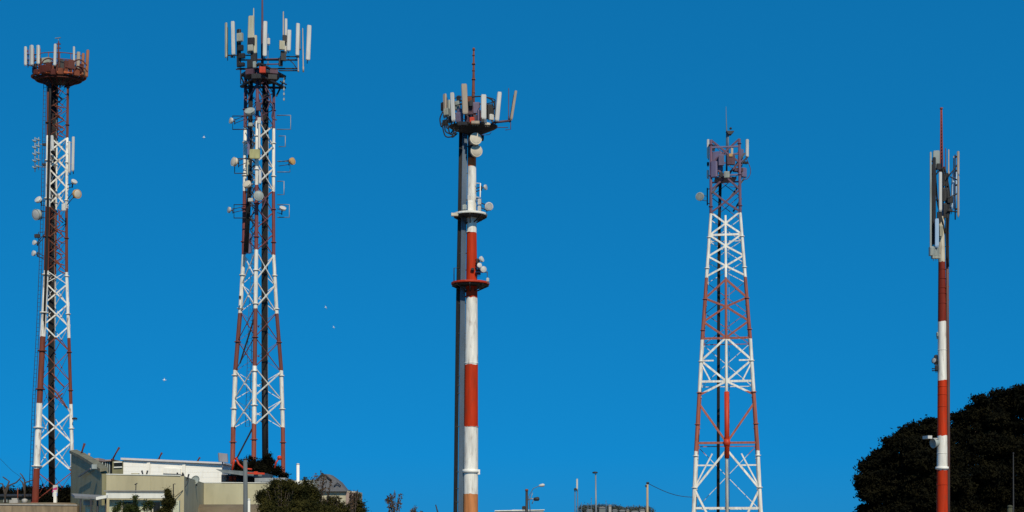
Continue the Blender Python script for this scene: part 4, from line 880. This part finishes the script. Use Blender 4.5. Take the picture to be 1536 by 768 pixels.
# red machinery / pipes at the tower foot, on the shelter roof
mb = MB(); mb.tube([W(348, 707, D), W(351, 690, D), W(354, 686, D), W(358, 696, D), (W(366, 703, D))], .085, 8); mb.tube([W(366, 703, D), W(378, 704, D)], .07, 8); o = mb.build('bent_pipe', M['red']); tag(o, 'bent red pipe rising from the shelter roof beside the tower leg', 'pipe')
mb = MB(); mb.bar(W(371, 709.5, D-.8), W(397, 710.5, D-.8), .14, .18); mb.box(W(384, 709.5, D-.75), (.3, .3, .24)); o = mb.build('roof_beam', M['red']); tag(o, 'short red beam lying on the shelter roof under the tower', 'beam')
for x, y, lb in ((419, 687, 'small red lamp head on a thin arm beside the right tower leg'),):
    mb = MB(); mb.tube([W(412, 702, D), W(414, 694, D), W(418, 688, D)], .07, 6); mb.lathe(W(419, 688, D), (.3, 0, 1), [(-.1, .1), (0, .2), (.15, .2), (.25, .08)], 12); o = mb.build('red_lamp', M['red']); tag(o, lb, 'lamp')
# poles
D = 90; b = W(369, 800, D); b.z = 0
T = thing('utility_pole', 'grey wooden pole in front of the stained rear wall beside the big bush', 'pole', b)
mb = MB(); mb.tube([b, W(368, 690, D)], [.17, .13], 9); mb.build('pole', mat('grey_wood', (.10, .115, .12), .8, var=.3), T)
mb = MB(); mb.lathe(W(368, 690, D), (0, 0, 1), [(0, .14), (.05, .16), (.1, .1)], 9); mb.bar(W(364, 694, D), W(372, 694, D), .08); mb.build('cap', M['dark'], T)
D = 100; b = W(447, 800, D); b.z = 0
T = thing('vent_pipe', 'slim white pipe standing up behind the big bush', 'pipe', b)
mb = MB(); mb.tube([b, W(447, 697, D)], .11, 10); mb.build('pipe', M['white'], T); mb = MB(); mb.lathe(W(447, 697, D), (0, 0, 1), [(0, .12), (.06, .12), (.1, .04)], 10); mb.build('cap', M['panel'], T)
b = W(373.5, 800, 86); b.z = 0
o = MB().tube([b, W(373.5, 750, 86)], [.10, .08], 8).lathe(W(373.5, 750, 86), (0, 0, 1), [(0, .1), (.05, .1), (.09, .03)], 8).build('post', fascia); tag(o, 'pale short post in front of the stained rear wall', 'post')
# rooftop rods
for (x0, y0, x1, y1, D, lb) in [(121, 683, 127, 665, 102.2, 'dark slanted rod rising from the olive gable roof'), (169, 688, 179, 671, 118, 'long dark slanted rod at the left end of the white hall roof'), (238, 688, 243, 679, 119, 'short dark slanted rod midway along the white hall roof'), (296, 691.5, 300, 686, 119.5, 'tiny slanted rod toward the right end of the white hall roof'), (132, 692, 134, 680, 101, 'short brown stub rod next to the pinkish roof box')]:
    mb = MB(); mb.tube([W(x0, y0+1, D), W((x0+x1)/2, (y0+y1)/2, D), W(x1, y1, D)], [.07, .06, .09], 7); mb.lathe(W(x0, y0+1, D), (0, 0, 1), [(-.1, .14), (.05, .14)], 8)
    o = mb.build('roof_rod', M['darkred'] if x0 != 132 else M['panel_tan']); tag(o, lb, 'rod', 'slanted rods on the roofs')
# small rooftop aerials on parapet
for (x, y, D, lb) in [(217, 713, 96.5, 'two armed aerial on the beige parapet before the white hall'), (270, 716, 97.2, 'small aerial at the right corner of the beige parapet'), (279, 718, 98.5, 'curved aerial with trailing wire past the parapet corner')]:
    mb = MB(); b = W(x, y+2, D)
    for s in (-1, 1): mb.tube([b, b+Vector((s*.12, 0, .12)), b+Vector((s*.2, 0, .42))], [.05, .05, .06], 6)
    mb.lathe(b, (0, 0, 1), [(-.05, .1), (.06, .08)], 8)
    if x == 279: mb.tube([b+Vector((.2, 0, .4)), W(282, 724, 98), W(274, 736, 97), W(263, 745, 96.6)], .025, 5)
    o = mb.build('aerial', M['dark']); tag(o, lb, 'aerial', 'aerials on the parapet')
D = 104; T = thing('satellite_dish', 'grey satellite dish above the right stretch of beige wall', 'satellite dish', W(295, 727, D))
mb = MB(); mb.lathe(W(294, 721, D), (-.3, -.9, .3), [(0, .02), (.05, .2), (.1, .3), (.13, .36), (.10, .3), (.06, .2)], 16); mb.build('reflector', M['dish_grey'], T)
mb = MB(); mb.tube([W(295, 729, D), W(295, 722, D)], .05, 7); mb.tube([W(294, 724, D), W(291, 722, D-.5)], .02, 5); mb.build('mount', M['steel'], T)
mb = MB(); mb.tube([W(260, 748, 95.8), W(260, 726, 95.8), W(263, 726, 95.8)], .035, 6); o = mb.build('wall_pipe', M['dark']); tag(o, 'thin hooked dark pipe against the beige front wall', 'pipe')
mb = MB(); mb.tube([W(203.5, 742, 94), W(204, 726, 94)], .03, 6); mb.bar(W(202, 727, 94), W(206, 725, 94), .06); o = mb.build('wall_pipe', M['dark']); tag(o, 'short dark aerial stub above the white fascia', 'aerial')

# grey roofed house right of the bush
D = 132; HX = W(495, 735, D); HB = thing('gable_house', 'small cream house with a dark grey gabled roof behind the bushes', 'house', (HX.x, D+2, 3.0))
a, b = W(474, 735, D), W(535, 737, D); mb = MB(); mb.slab([Vector((a.x, a.y, 2.5)), Vector((b.x, b.y, 2.5)), b, a], Vector((0, 5, 0))); mb.build('wall', mat('cream_wall', (.40, .37, .27), .85, var=.25), HB)
mb = MB(); mb.slab([W(462, 737, D-.4), W(473, 722, D+1.2), W(484, 711, D+2.4), W(494, 711.5, D+2.4), W(508, 722, D+1.2), W(520, 737, D-.4)], Vector((0, 3, .0))); mb.build('roof', roofd, HB)
mb = MB(); mb.bar(W(473, 721.5, D+1.0), W(484, 710.5, D+2.2), .14); mb.bar(W(484, 710.5, D+2.2), W(496, 719.5, D+1.2), .14); mb.bar(W(501, 729, D+.1), W(506, 724.5, D+.5), .1); mb.bar(W(506, 724.5, D+.5), W(511, 728.5, D+.1), .1); mb.build('ridge_trim', M['dark'], HB)
mb = MB(); a, b = W(490, 744, D-.06), W(496, 744, D-.06); mb.slab([a, b, b-Vector((0, 0, .9)), a-Vector((0, 0, .9))], Vector((0, .1, 0))); mb.build('window', glass, HB)
mb = MB(); a, b = W(519, 738, D-.05), W(535, 739, D-.05); mb.slab([a, b, b-Vector((0, 0, 1.6)), a-Vector((0, 0, 1.6))], Vector((0, .15, 0))); mb.build('wall_panel', brownr, HB)

# ================================================================== bushes
tree('bush', 'large dark olive bush in front of the stained wall below the tallest tower', 'bush', 82, 440,
     [(430, 750, 38, 28, 0), (402, 760, 22, 20, -.5), (460, 752, 24, 26, .3), (440, 775, 62, 20, -1), (424, 733, 18, 15, 0), (470, 740, 9, 14, .3), (438, 728, 8, 9, .3), (459, 728, 7, 9, .3), (412, 742, 12, 12, 0)], 3600, 20, .055, .14, lf_olive, .05, None, 0, .35, 1, 9)
tree('bush', 'lower spreading bush in front of the cream gabled house', 'bush', 86, 512,
     [(505, 764, 26, 14, 0), (530, 764, 16, 16, 0), (490, 766, 20, 13, -.3), (520, 777, 34, 14, -.4), (534, 748, 5, 9, 0), (541, 763, 7, 11, 0), (500, 752, 6, 8, 0)], 2100, 18, .055, .14, lf_olive, .05, None, 0, .3, 1, 8)
tree('conifer_shrub', 'pointed olive conifer shrub against the beige wall corner', 'shrub', 88, 253,
     [(252, 760, 11, 13, 0), (253, 749, 7, 9, 0), (251, 740, 3.5, 7, 0), (258, 755, 7, 8, 0), (250, 774, 14, 12, 0)], 900, 16, .05, .11, lf_olive, .05, None, 0, .3, 1, 6)
tree('shrub', 'dark leafy shrub in front of the white fascia left of the conifer shrub', 'shrub', 88, 197,
     [(197, 762, 8, 9, 0), (189, 764, 6, 6, 0), (203, 750, 3, 7, 0), (205, 766, 7, 6, 0), (196, 777, 13, 10, 0)], 300, 13, .055, .12, lf_green, .05, None, 0, .2, 1, 6)
tree('shrub', 'small shrub at the left foot of the pale shopfront', 'shrub', 88, 172,
     [(172, 765, 4, 5, 0), (176, 762, 3, 6, 0), (173, 776, 8, 9, 0)], 130, 12, .05, .1, lf_green, .04, None, 0, .2)
for x, y, lb in [(219, 757, 'leftmost pale stem plant by the shopfront'), (226, 755, 'second pale stem plant by the shopfront, left of the conifer shrub'), (180, 757, 'pale stem plant between the small shrub and the dark shrub')]:
    b = W(x, 790, 88.5); b.z = 0; T = thing('stem_plant', lb, 'plant', b, 'stem plants by the shopfront')
    mb = MB()
    for k in range(4):
        t = W(x+random.uniform(-5, 5), y+random.uniform(-8, 5), 88.5); mb.tube([b, b.lerp(t, .6)+Vector((random.uniform(-.05, .05), 0, .1)), t], [.035, .03, .015], 5)
    mb.build('stem', mat('pale_bark', (.33, .31, .24), .8), T)
    c = W(x, y+2, 88.5); leaves_obj('foliage', leaf_cloud([(c, (.25, .2, .35))], 40, 9, .06, .1, .2), lf_green, T)
# dark brush around the tall tower foot
tree('dark_brush', 'dark brushwood mass around the feet of the tallest tower', 'brush', 119, 385,
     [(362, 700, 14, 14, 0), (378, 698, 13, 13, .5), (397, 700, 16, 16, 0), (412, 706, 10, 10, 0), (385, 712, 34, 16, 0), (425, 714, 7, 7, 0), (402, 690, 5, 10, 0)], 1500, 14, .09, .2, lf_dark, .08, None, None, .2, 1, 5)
# twiggy shrub tips bottom centre
def twigs(name, label, D, x, y_top, spread, n, base_py=800, group=None, lm=None):
    b = W(x, base_py, D); b.z = float(ground_h(b.x, b.y)); T = thing(name, label, 'shrub', b, group); mb = MB(); cl = []
    for k in range(n):
        dx = random.uniform(-1, 1)*spread; t = W(x+dx, y_top+abs(dx)*.9+random.uniform(0, 10), D+random.uniform(-.4, .4))
        s = b.lerp(W(x, 768, D), .6); m = s.lerp(t, .55)+Vector((random.uniform(-.1, .1), 0, .05)); mb.tube([b, s, m, t], [.03, .028, .02, .008], 5)
        for f in (.35, .5, .62, .74, .86, .97):
            p = m.lerp(t, (f-.3)/.7) if f > .3 else s; cl.append((p, (.10, .10, .10)))
    mb.build('stem', bark, T); leaves_obj('foliage', leaf_cloud(cl, n*12, 4, .065, .06, .1), lm or lf_dry, T); return T
twigs('twiggy_shrub', 'twiggy shrub tip poking up left of the striped mast', 80, 592, 733, 13, 12, group='twiggy shrubs at the bottom edge')
twigs('twiggy_shrub', 'lower twig tip just right of the taller twiggy shrub', 80, 624, 755, 9, 7, group='twiggy shrubs at the bottom edge')
twigs('twiggy_shrub', 'wispy reddish twigs above the big bush by the gabled house', 84, 478, 703, 26, 14, group='twiggy shrubs at the bottom edge')
twigs('twiggy_shrub', 'wispy twigs at the right end of the spreading bush', 84, 530, 729, 10, 9, group='twiggy shrubs at the bottom edge')
twigs('twiggy_shrub', 'ragged olive twigs above the left half of the big dark bush', 81, 420, 716, 22, 16, group='twiggy shrubs at the bottom edge', lm=lf_olive)
twigs('twiggy_shrub', 'ragged olive twigs between the white vent pipe and the gabled house', 83, 459, 712, 14, 14, group='twiggy shrubs at the bottom edge', lm=lf_olive)
twigs('twiggy_shrub', 'ragged olive twigs below the gabled house wall', 85, 506, 738, 20, 14, group='twiggy shrubs at the bottom edge', lm=lf_olive)
b = W(657, 790, 78); b.z = 0; mb = MB(); mb.tube([b, W(656.5, 768, 78), W(653.5, 757, 78)], [.05, .04, .03], 6); tag(mb.build('garden_stake', M['dark']), 'thin dark stake leaning left near the striped mast foot', 'stake')

# ================================================================== far left yard
D = 100.8
mb = MB(); a, b = W(-60, 757, D), W(116, 758.5, D); mb.slab([Vector((a.x, D, -.2)), Vector((b.x, D, -.2)), Vector((b.x, D, b.z)), Vector((a.x, D, a.z))], Vector((0, .4, 0))); o = mb.build('retaining_wall', mat('tan_concrete', (.24, .18, .115), .9, var=.45)); tag(o, 'low tan retaining wall along the bottom left under the first tower', 'wall')
mb = MB(); mb.slab([Vector((a.x, D-.06, a.z+.003)), Vector((b.x, D-.06, b.z+.003)), Vector((b.x, D+.5, b.z+.003)), Vector((a.x, D+.5, a.z+.003))], Vector((0, 0, .08))); 
o2 = mb.build('wall_cap', M['conc']); o2.parent = o; o2.location = o2.location-o.location
def bare_tree(label, D, x, tips, r=.09):
    b = W(x, 757, D); b.z = float(ground_h(b.x, b.y)); T = thing('bare_tree', label, 'tree', b, 'bare trees by the first tower'); mb = MB()
    for path in tips: mb.tube([b]+[W(px, py, D) for px, py in path], [r]+[r*(.85-.6*i/len(path)) for i in range(len(path))], 6)
    mb.build('branches', bark, T)
bare_tree('bare branched tree with long level limbs at the left picture edge', 112, 8, [[(7, 740), (4, 726), (-8, 724)], [(8, 742), (14, 728), (24, 724), (30, 718), (31, 716)], [(7, 738), (14, 722), (8, 718), (4, 715)]])
bare_tree('bare forked tree just left of the first tower foot', 113, 37, [[(37, 740), (37, 720), (33, 713), (30, 710)], [(37, 735), (38, 724), (46, 721), (50, 720)], [(37, 738), (34, 724), (30, 720)]])
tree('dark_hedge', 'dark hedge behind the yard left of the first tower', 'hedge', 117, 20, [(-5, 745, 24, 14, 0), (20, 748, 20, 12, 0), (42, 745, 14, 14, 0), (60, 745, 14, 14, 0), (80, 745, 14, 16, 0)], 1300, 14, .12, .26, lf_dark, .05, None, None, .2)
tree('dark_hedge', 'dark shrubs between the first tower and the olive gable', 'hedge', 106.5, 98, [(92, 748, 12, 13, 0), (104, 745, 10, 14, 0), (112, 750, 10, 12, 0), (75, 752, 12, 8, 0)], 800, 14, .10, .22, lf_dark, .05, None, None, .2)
D = 115; SHD = thing('garden_shed', 'low dark shed in the yard at the left picture edge', 'shed', (W(15, 750, D).x, D+1, 3.9))
a, b = W(-20, 745, D), W(46, 745, D); mb = MB(); mb.slab([Vector((a.x, D, 3.85)), Vector((b.x, D, 3.85)), Vector((b.x, D, a.z)), Vector((a.x, D, a.z))], Vector((0, 3, 0))); mb.build('wall', mat('shed_wall', (.06, .065, .05), .9), SHD)
mb = MB(); mb.slab([a+Vector((-.2, -.3, .01)), Vector((b.x+.2, D-.3, a.z+.01)), Vector((b.x+.2, D+3.2, a.z+.35)), a+Vector((-.2, 3.2, .35))], Vector((0, 0, .1))); mb.build('roof', M['dark'], SHD)
mb = MB(); p, q = W(5, 748, D-.03), W(11, 748, D-.03); mb.slab([p, q, q-Vector((0, 0, .3)), p-Vector((0, 0, .3))], Vector((0, .1, 0))); mb.build('window', M['dish_grey'], SHD)
D = 104.5; b = W(83, 762, D); b.z = float(ground_h(b.x, b.y))
T = thing('sign_post', 'white post topped with a small pink, white and blue sign beside the first tower', 'sign', b)
mb = MB(); mb.box(b+Vector((0, 0, .45)), (.22, .22, .9)); mb.box(b+Vector((0, 0, .93)), (.26, .26, .06)); mb.build('post', M['white'], T)
mb = MB(); p = W(82.5, 736, D); mb.prism(rprof(.36, .12), p-Vector((0, 0, .42)), p+Vector((.03, 0, .42)), Vector((1, 0, .08)), Vector((0, 1, 0))); o = mb.build('sign_plate', M['panel'], T)
mb = MB(); p = W(82, 734.5, D-.09); mb.slab([p+Vector((-.2, 0, -.2)), p+Vector((.16, 0, -.02)), p+Vector((.2, 0, .2)), p+Vector((-.1, 0, .1))], Vector((0, -.02, 0))); mb.build('sign_stripe', mat('magenta', (.5, .03, .16), .5), o)
mb = MB(); p = W(83, 741, D-.09); mb.slab([p+Vector((-.14, 0, -.16)), p+Vector((.14, 0, -.14)), p+Vector((.16, 0, .1)), p+Vector((-.1, 0, .04))], Vector((0, -.02, 0))); mb.build('sign_stripe', mat('sky_blue', (.12, .25, .6), .5), o)
b = W(26.5, 759, 103.5); b.z = float(ground_h(b.x, b.y)); T = thing('fence_post', 'thin brown post beside the pale block at the far left', 'post', b)
MB().tube([b, W(26.5, 732, 103.5)], [.05, .04], 6).build('post', M['rust'], T)
MB().lathe(b, (0, 0, 1), [(0, .12), (.08, .12), (.1, .07)], 8).build('base', M['conc'], T)
mb = MB(); p = W(21.5, 757, 103); p.z = float(ground_h(p.x, p.y)); mb.box(p+Vector((0, 0, .12)), (.62, .4, .28)); mb.box(p+Vector((.05, 0, .32)), (.4, .3, .14)); tag(mb.build('concrete_block', M['conc']), 'pale stepped concrete block on the retaining wall at the far left', 'block')
mb = MB(); p = W(37, 758, 103); p.z = float(ground_h(p.x, p.y)); mb.lathe(p, (0, 0, 1), [(0, .2), (.25, .22), (.3, .16), (.34, .05)], 10); tag(mb.build('stone', M['conc']), 'small pale stone on the retaining wall left of the first tower', 'stone')
mb = MB(); mb.tube([W(-20, 672, 108), W(0, 688, 109), W(18, 706, 110), W(40, 722, 111.5), W(48, 727, 112)], .012, 5); tag(mb.build('overhead_wire', M['dark']), 'thin dark wire sloping down at the left picture edge', 'wire')

# ================================================================== centre bottom: roofs, lamps, poles, far hill
D = 240
FB = thing('flat_roof_house', 'white topped flat roof just showing above the bottom edge near the street lamps', 'house', (W(790, 800, D).x, D+3, 0))
a, b = W(768, 764.5, D), W(815, 764.5, D); mb = MB(); mb.slab([Vector((a.x, D, -.1)), Vector((b.x, D, -.1)), b-Vector((0, 0, .02)), a-Vector((0, 0, .02))], Vector((0, 8, 0))); mb.build('wall', M['white'], FB)
mb = MB(); mb.slab([W(742, 767, D-.3), W(817, 765.3, D-.3), W(817, 764.2, D-.3), W(742, 765.5, D-.3)], Vector((0, 8.5, 0))); mb.build('roof', fascia, FB)
mb = MB(); mb.slab([W(741, 768, D-.1), W(767, 767, D-.1), W(767, 800, D-.1), W(741, 800, D-.1)], Vector((0, 6, 0))); mb.build('side_wall', wallg, FB)
D = 130; b = W(790, 800, D); b.z = 0
T = thing('utility_pole', 'dark utility pole with a box and arms left of the antenna pole in the distance', 'pole', b, 'distant poles along the road')
MB().tube([b, W(790, 736, D)], [.16, .12], 9).build('pole', M['dark'], T)
MB().lathe(W(790, 736, D), (0, 0, 1), [(-.05, .14), (.12, .16), (.16, .05)], 9).build('cap', M['rust'], T)
radio(T, D, 786, 762, 6, 5, 'dark', -.1, name='transformer_box')
mb = MB(); mb.tube([W(790, 750, D), W(798, 748, D), W(803, 749, D)], .05, 6); mb.tube([W(799, 739, D), W(796, 748, D), W(801, 749, D), W(798, 756, D)], .035, 6); o = mb.build('crossarm', M['steel'], T)
MB().lathe(W(805, 748.5, D), (1, -.2, .1), [(-.3, .08), (-.2, .17), (.15, .2), (.25, .1)], 10).build('flood_light', M['dark'], o)
D = 150; b = W(801, 800, D); b.z = 0
T = thing('street_lamp', 'street lamp with a curved arm and pale head behind the dark utility pole', 'street lamp', b, 'distant street lamps')
mb = MB(); mb.tube([b, W(793, 745, D), W(800, 732.5, D), W(810, 728.5, D)], [.08, .05, .045, .04], 7); mb.build('pole', M['slate'], T)
mb = MB(); p = W(813, 728, D); mb.lathe(p, (1, -.1, .15), [(-.35, .05), (-.25, .13), (.1, .19), (.25, .12), (.3, .02)], 10); mb.build('lamp_head', M['panel'], T)
D = 140; b = W(865, 800, D); b.z = 0
T = thing('antenna_pole', 'slender twin pole with a small white panel aerial left of the round topped street lamp', 'pole', b, 'distant poles along the road')
mb = MB(); q = b+Vector((-.14, 0, 0)); mb.tube([q, W(862.5, 735, D)], .05, 6); mb.tube([b+Vector((.12, 0, 0)), W(866.5, 735, D)], .05, 6); mb.tube([W(865.5, 737, D), W(865.5, 718, D)], .05, 6); mb.build('pole', M['slate'], T)
panel(T, D, 865.6, 718, 734, 2.6, 'panel', mount=False); radio(T, D, 863, 734, 4, 3, 'dark', -.1)
D = 150; b = W(894.5, 800, D); b.z = 0
T = thing('street_lamp', 'tall straight street lamp with a flat round dark head at mid distance', 'street lamp', b, 'distant street lamps')
MB().tube([b, W(893.5, 711, D)], [.13, .07], 8).build('pole', M['steel'], T)
MB().lathe(W(892.5, 709, D), (0, 0, 1), [(-.1, .14), (-.06, .28), (.05, .3), (.12, .12)], 14).build('lamp_head', M['dark'], T)
D = 120; b = W(971, 800, D); b.z = 0
T = thing('utility_pole', 'plain tan pole carrying a wire toward the broad lattice tower', 'pole', b, 'distant poles along the road')
MB().tube([b, W(971, 725, D)], [.13, .09], 9).build('pole', mat('tan_wood', (.36, .27, .17), .8, var=.3), T)
mb = MB(); mb.lathe(W(971.5, 725, D), (0, 0, 1), [(-.06, .12), (.08, .13), (.12, .05)], 9); mb.box(W(969, 729, D-.1), (.14, .14, .16)); mb.build('insulator', M['dark'], T)
mb = MB(); pts = []
e0, e1 = W(972, 725, D), W(1046, 746, 134)
for k in range(13):
    t = k/12; p = e0.lerp(e1, t); p.z -= .35*math.sin(math.pi*t); pts.append(p)
mb.tube(pts, .028, 5); tag(mb.build('overhead_wire', M['dark']), 'dark overhead wire from the tan pole to the broad lattice tower', 'wire')
# far hill with houses
mb = MB(); n = 40; D = 700
for j in range(8):
    for i in range(n):
        px = 845+170*i/(n-1); u = i/(n-1)
        h = max(0, (math.sin(math.pi*u)**.6)*(11.5+1.6*math.sin(u*17)))*math.sin(math.pi*min(1, (j+.02)/7))
        v = W(px, 800, D+j*30); mb.v.append((v.x, v.y, h-.5))
mb.f = [(j*n+i, j*n+i+1, (j+1)*n+i+1, (j+1)*n+i) for j in range(7) for i in range(n-1)]; mb.sm = [True]*len(mb.f)
o = mb.build('hill', mat('far_hill', (.13, .15, .12), .95, var=.4, scale=.08, streak=False)); o['kind'] = 'structure'
fm = [mat('hazed_wall_pale', (.30, .29, .27), .8), mat('hazed_wall_grey', (.13, .15, .15), .8), mat('hazed_wall_tan', (.24, .20, .15), .8)]  # wall colours dulled to carry the haze of distance
farh = [(914.5, 758, 4, 7, 0, 'tall pale block on the far low hill'), (903, 759, 9, 8, 1, 'wide grey block at the top of the far low hill'), (922, 763, 7, 4, 1, 'low grey house right of the tall pale block'), (933, 763.5, 8, 4, 1, 'long grey house mid slope of the far hill'), (941, 763, 4, 5, 2, 'narrow tan house on the far hill'), (952, 765, 10, 3, 2, 'long low tan house near the tan pole'), (963, 765, 7, 3.4, 0, 'small pale house just left of the tan pole'), (884, 763, 9, 5, 1, 'grey house at the left foot of the far hill')]
for x, y, wd, h, mi, lb in farh:
    D = 690; p = W(x, y+(1 if mi == 0 else 3), D); k = S(D); T = thing('distant_house', lb, 'house', (p.x, D, 0), 'houses on the far hill')
    mb = MB(); mb.box((p.x, D, (p.z)/2), (wd*k, 5, p.z)); mb.build('wall', fm[mi], T)
    mb = MB(); q = p; mb.prism([(-wd*k/2-.2, 0), (wd*k/2+.2, 0), (wd*k*.32, .55), (-wd*k*.32, .55)], (q.x, D-2.8, q.z+.02), (q.x, D+2.8, q.z+.02), Vector((1, 0, 0)), Vector((0, 0, 1))); mb.build('roof', roofg, T)
for x, y in [(872, 755), (882, 756), (887, 748), (909, 752)]:
    D = 680; b = W(x, 800, D); b.z = 0; mb = MB(); mb.tube([b, W(x, y, D)], [.16, .12], 6); mb.lathe(W(x, y, D), (0, 0, 1), [(0, .15), (.3, .2), (.5, .05)], 6)
    lb = {872: 'thin far mast left of the hill houses', 882: 'thin far mast above the leftmost hill house', 887: 'tallest thin far mast just left of the round topped street lamp', 909: 'thin far mast beside the tall pale block'}[x]
    tag(mb.build('distant_mast', M['slate']), lb, 'mast', 'thin masts on the far hill')
lobes = [(W(x, 765, 705), (3.2, 3, 2.6)) for x in range(874, 925, 5)]+[(W(x, 766, 705), (3, 3, 2.0)) for x in range(925, 975, 6)]
o = leaves_obj('distant_trees', leaf_cloud(lobes, 2200, 12, .28, .7, .3), leaf_mat('hazed_foliage', (.05, .065, .06), (.10, .11, .095))); o['kind'] = 'stuff'  # leaf colours greyed, with the distance haze put into them

# ================================================================== birds
def bird(px, py, D, label, s=.5, yaw=0):
    s *= .75
    c = W(px, py, D); T = MB(); ax = Vector((math.cos(R(yaw)), math.sin(R(yaw)), .05)); side = (Matrix.Rotation(R(-50 if math.cos(R(yaw)) > 0 else 50), 3, ax) @ Vector((-math.sin(R(yaw)), math.cos(R(yaw)), 0)))
    up = ax.cross(side).normalized(); up = up if up.z > 0 else -up
    T.lathe(c, ax, [(-.32*s, .01), (-.2*s, .05*s), (0, .10*s), (.16*s, .08*s), (.22*s, .05*s), (.27*s, .055*s), (.31*s, .04*s), (.38*s, .006)], 10)
    for k in (-1, 1):
        r0, r1, r2 = c+side*k*.06*s+up*.04*s, c+side*k*.32*s+up*.14*s, c+side*k*.62*s+up*.08*s-ax*.1*s
        T.slab([r0+ax*.1*s, r1+ax*.09*s, r2, r1-ax*.07*s, r0-ax*.1*s], up*.018*s)
    T.slab([c-ax*.28*s+side*.02*s, c-ax*.45*s+side*.08*s, c-ax*.45*s-side*.08*s, c-ax*.28*s-side*.02*s], Vector((0, 0, .015*s)))
    tag(T.build('bird', M['bird']), label, 'bird', 'white birds in the sky')
bird(306, 206, 120, 'white bird high between the two left lattice towers', .42, 20)
bird(246.5, 570, 120, 'white bird low in the sky above the white hall', .5, 200)
bird(488.5, 461, 120, 'upper white bird of the pair right of the tallest tower', .42, 150)
bird(500.5, 491, 120, 'lower white bird of the pair right of the tallest tower', .36, -30)
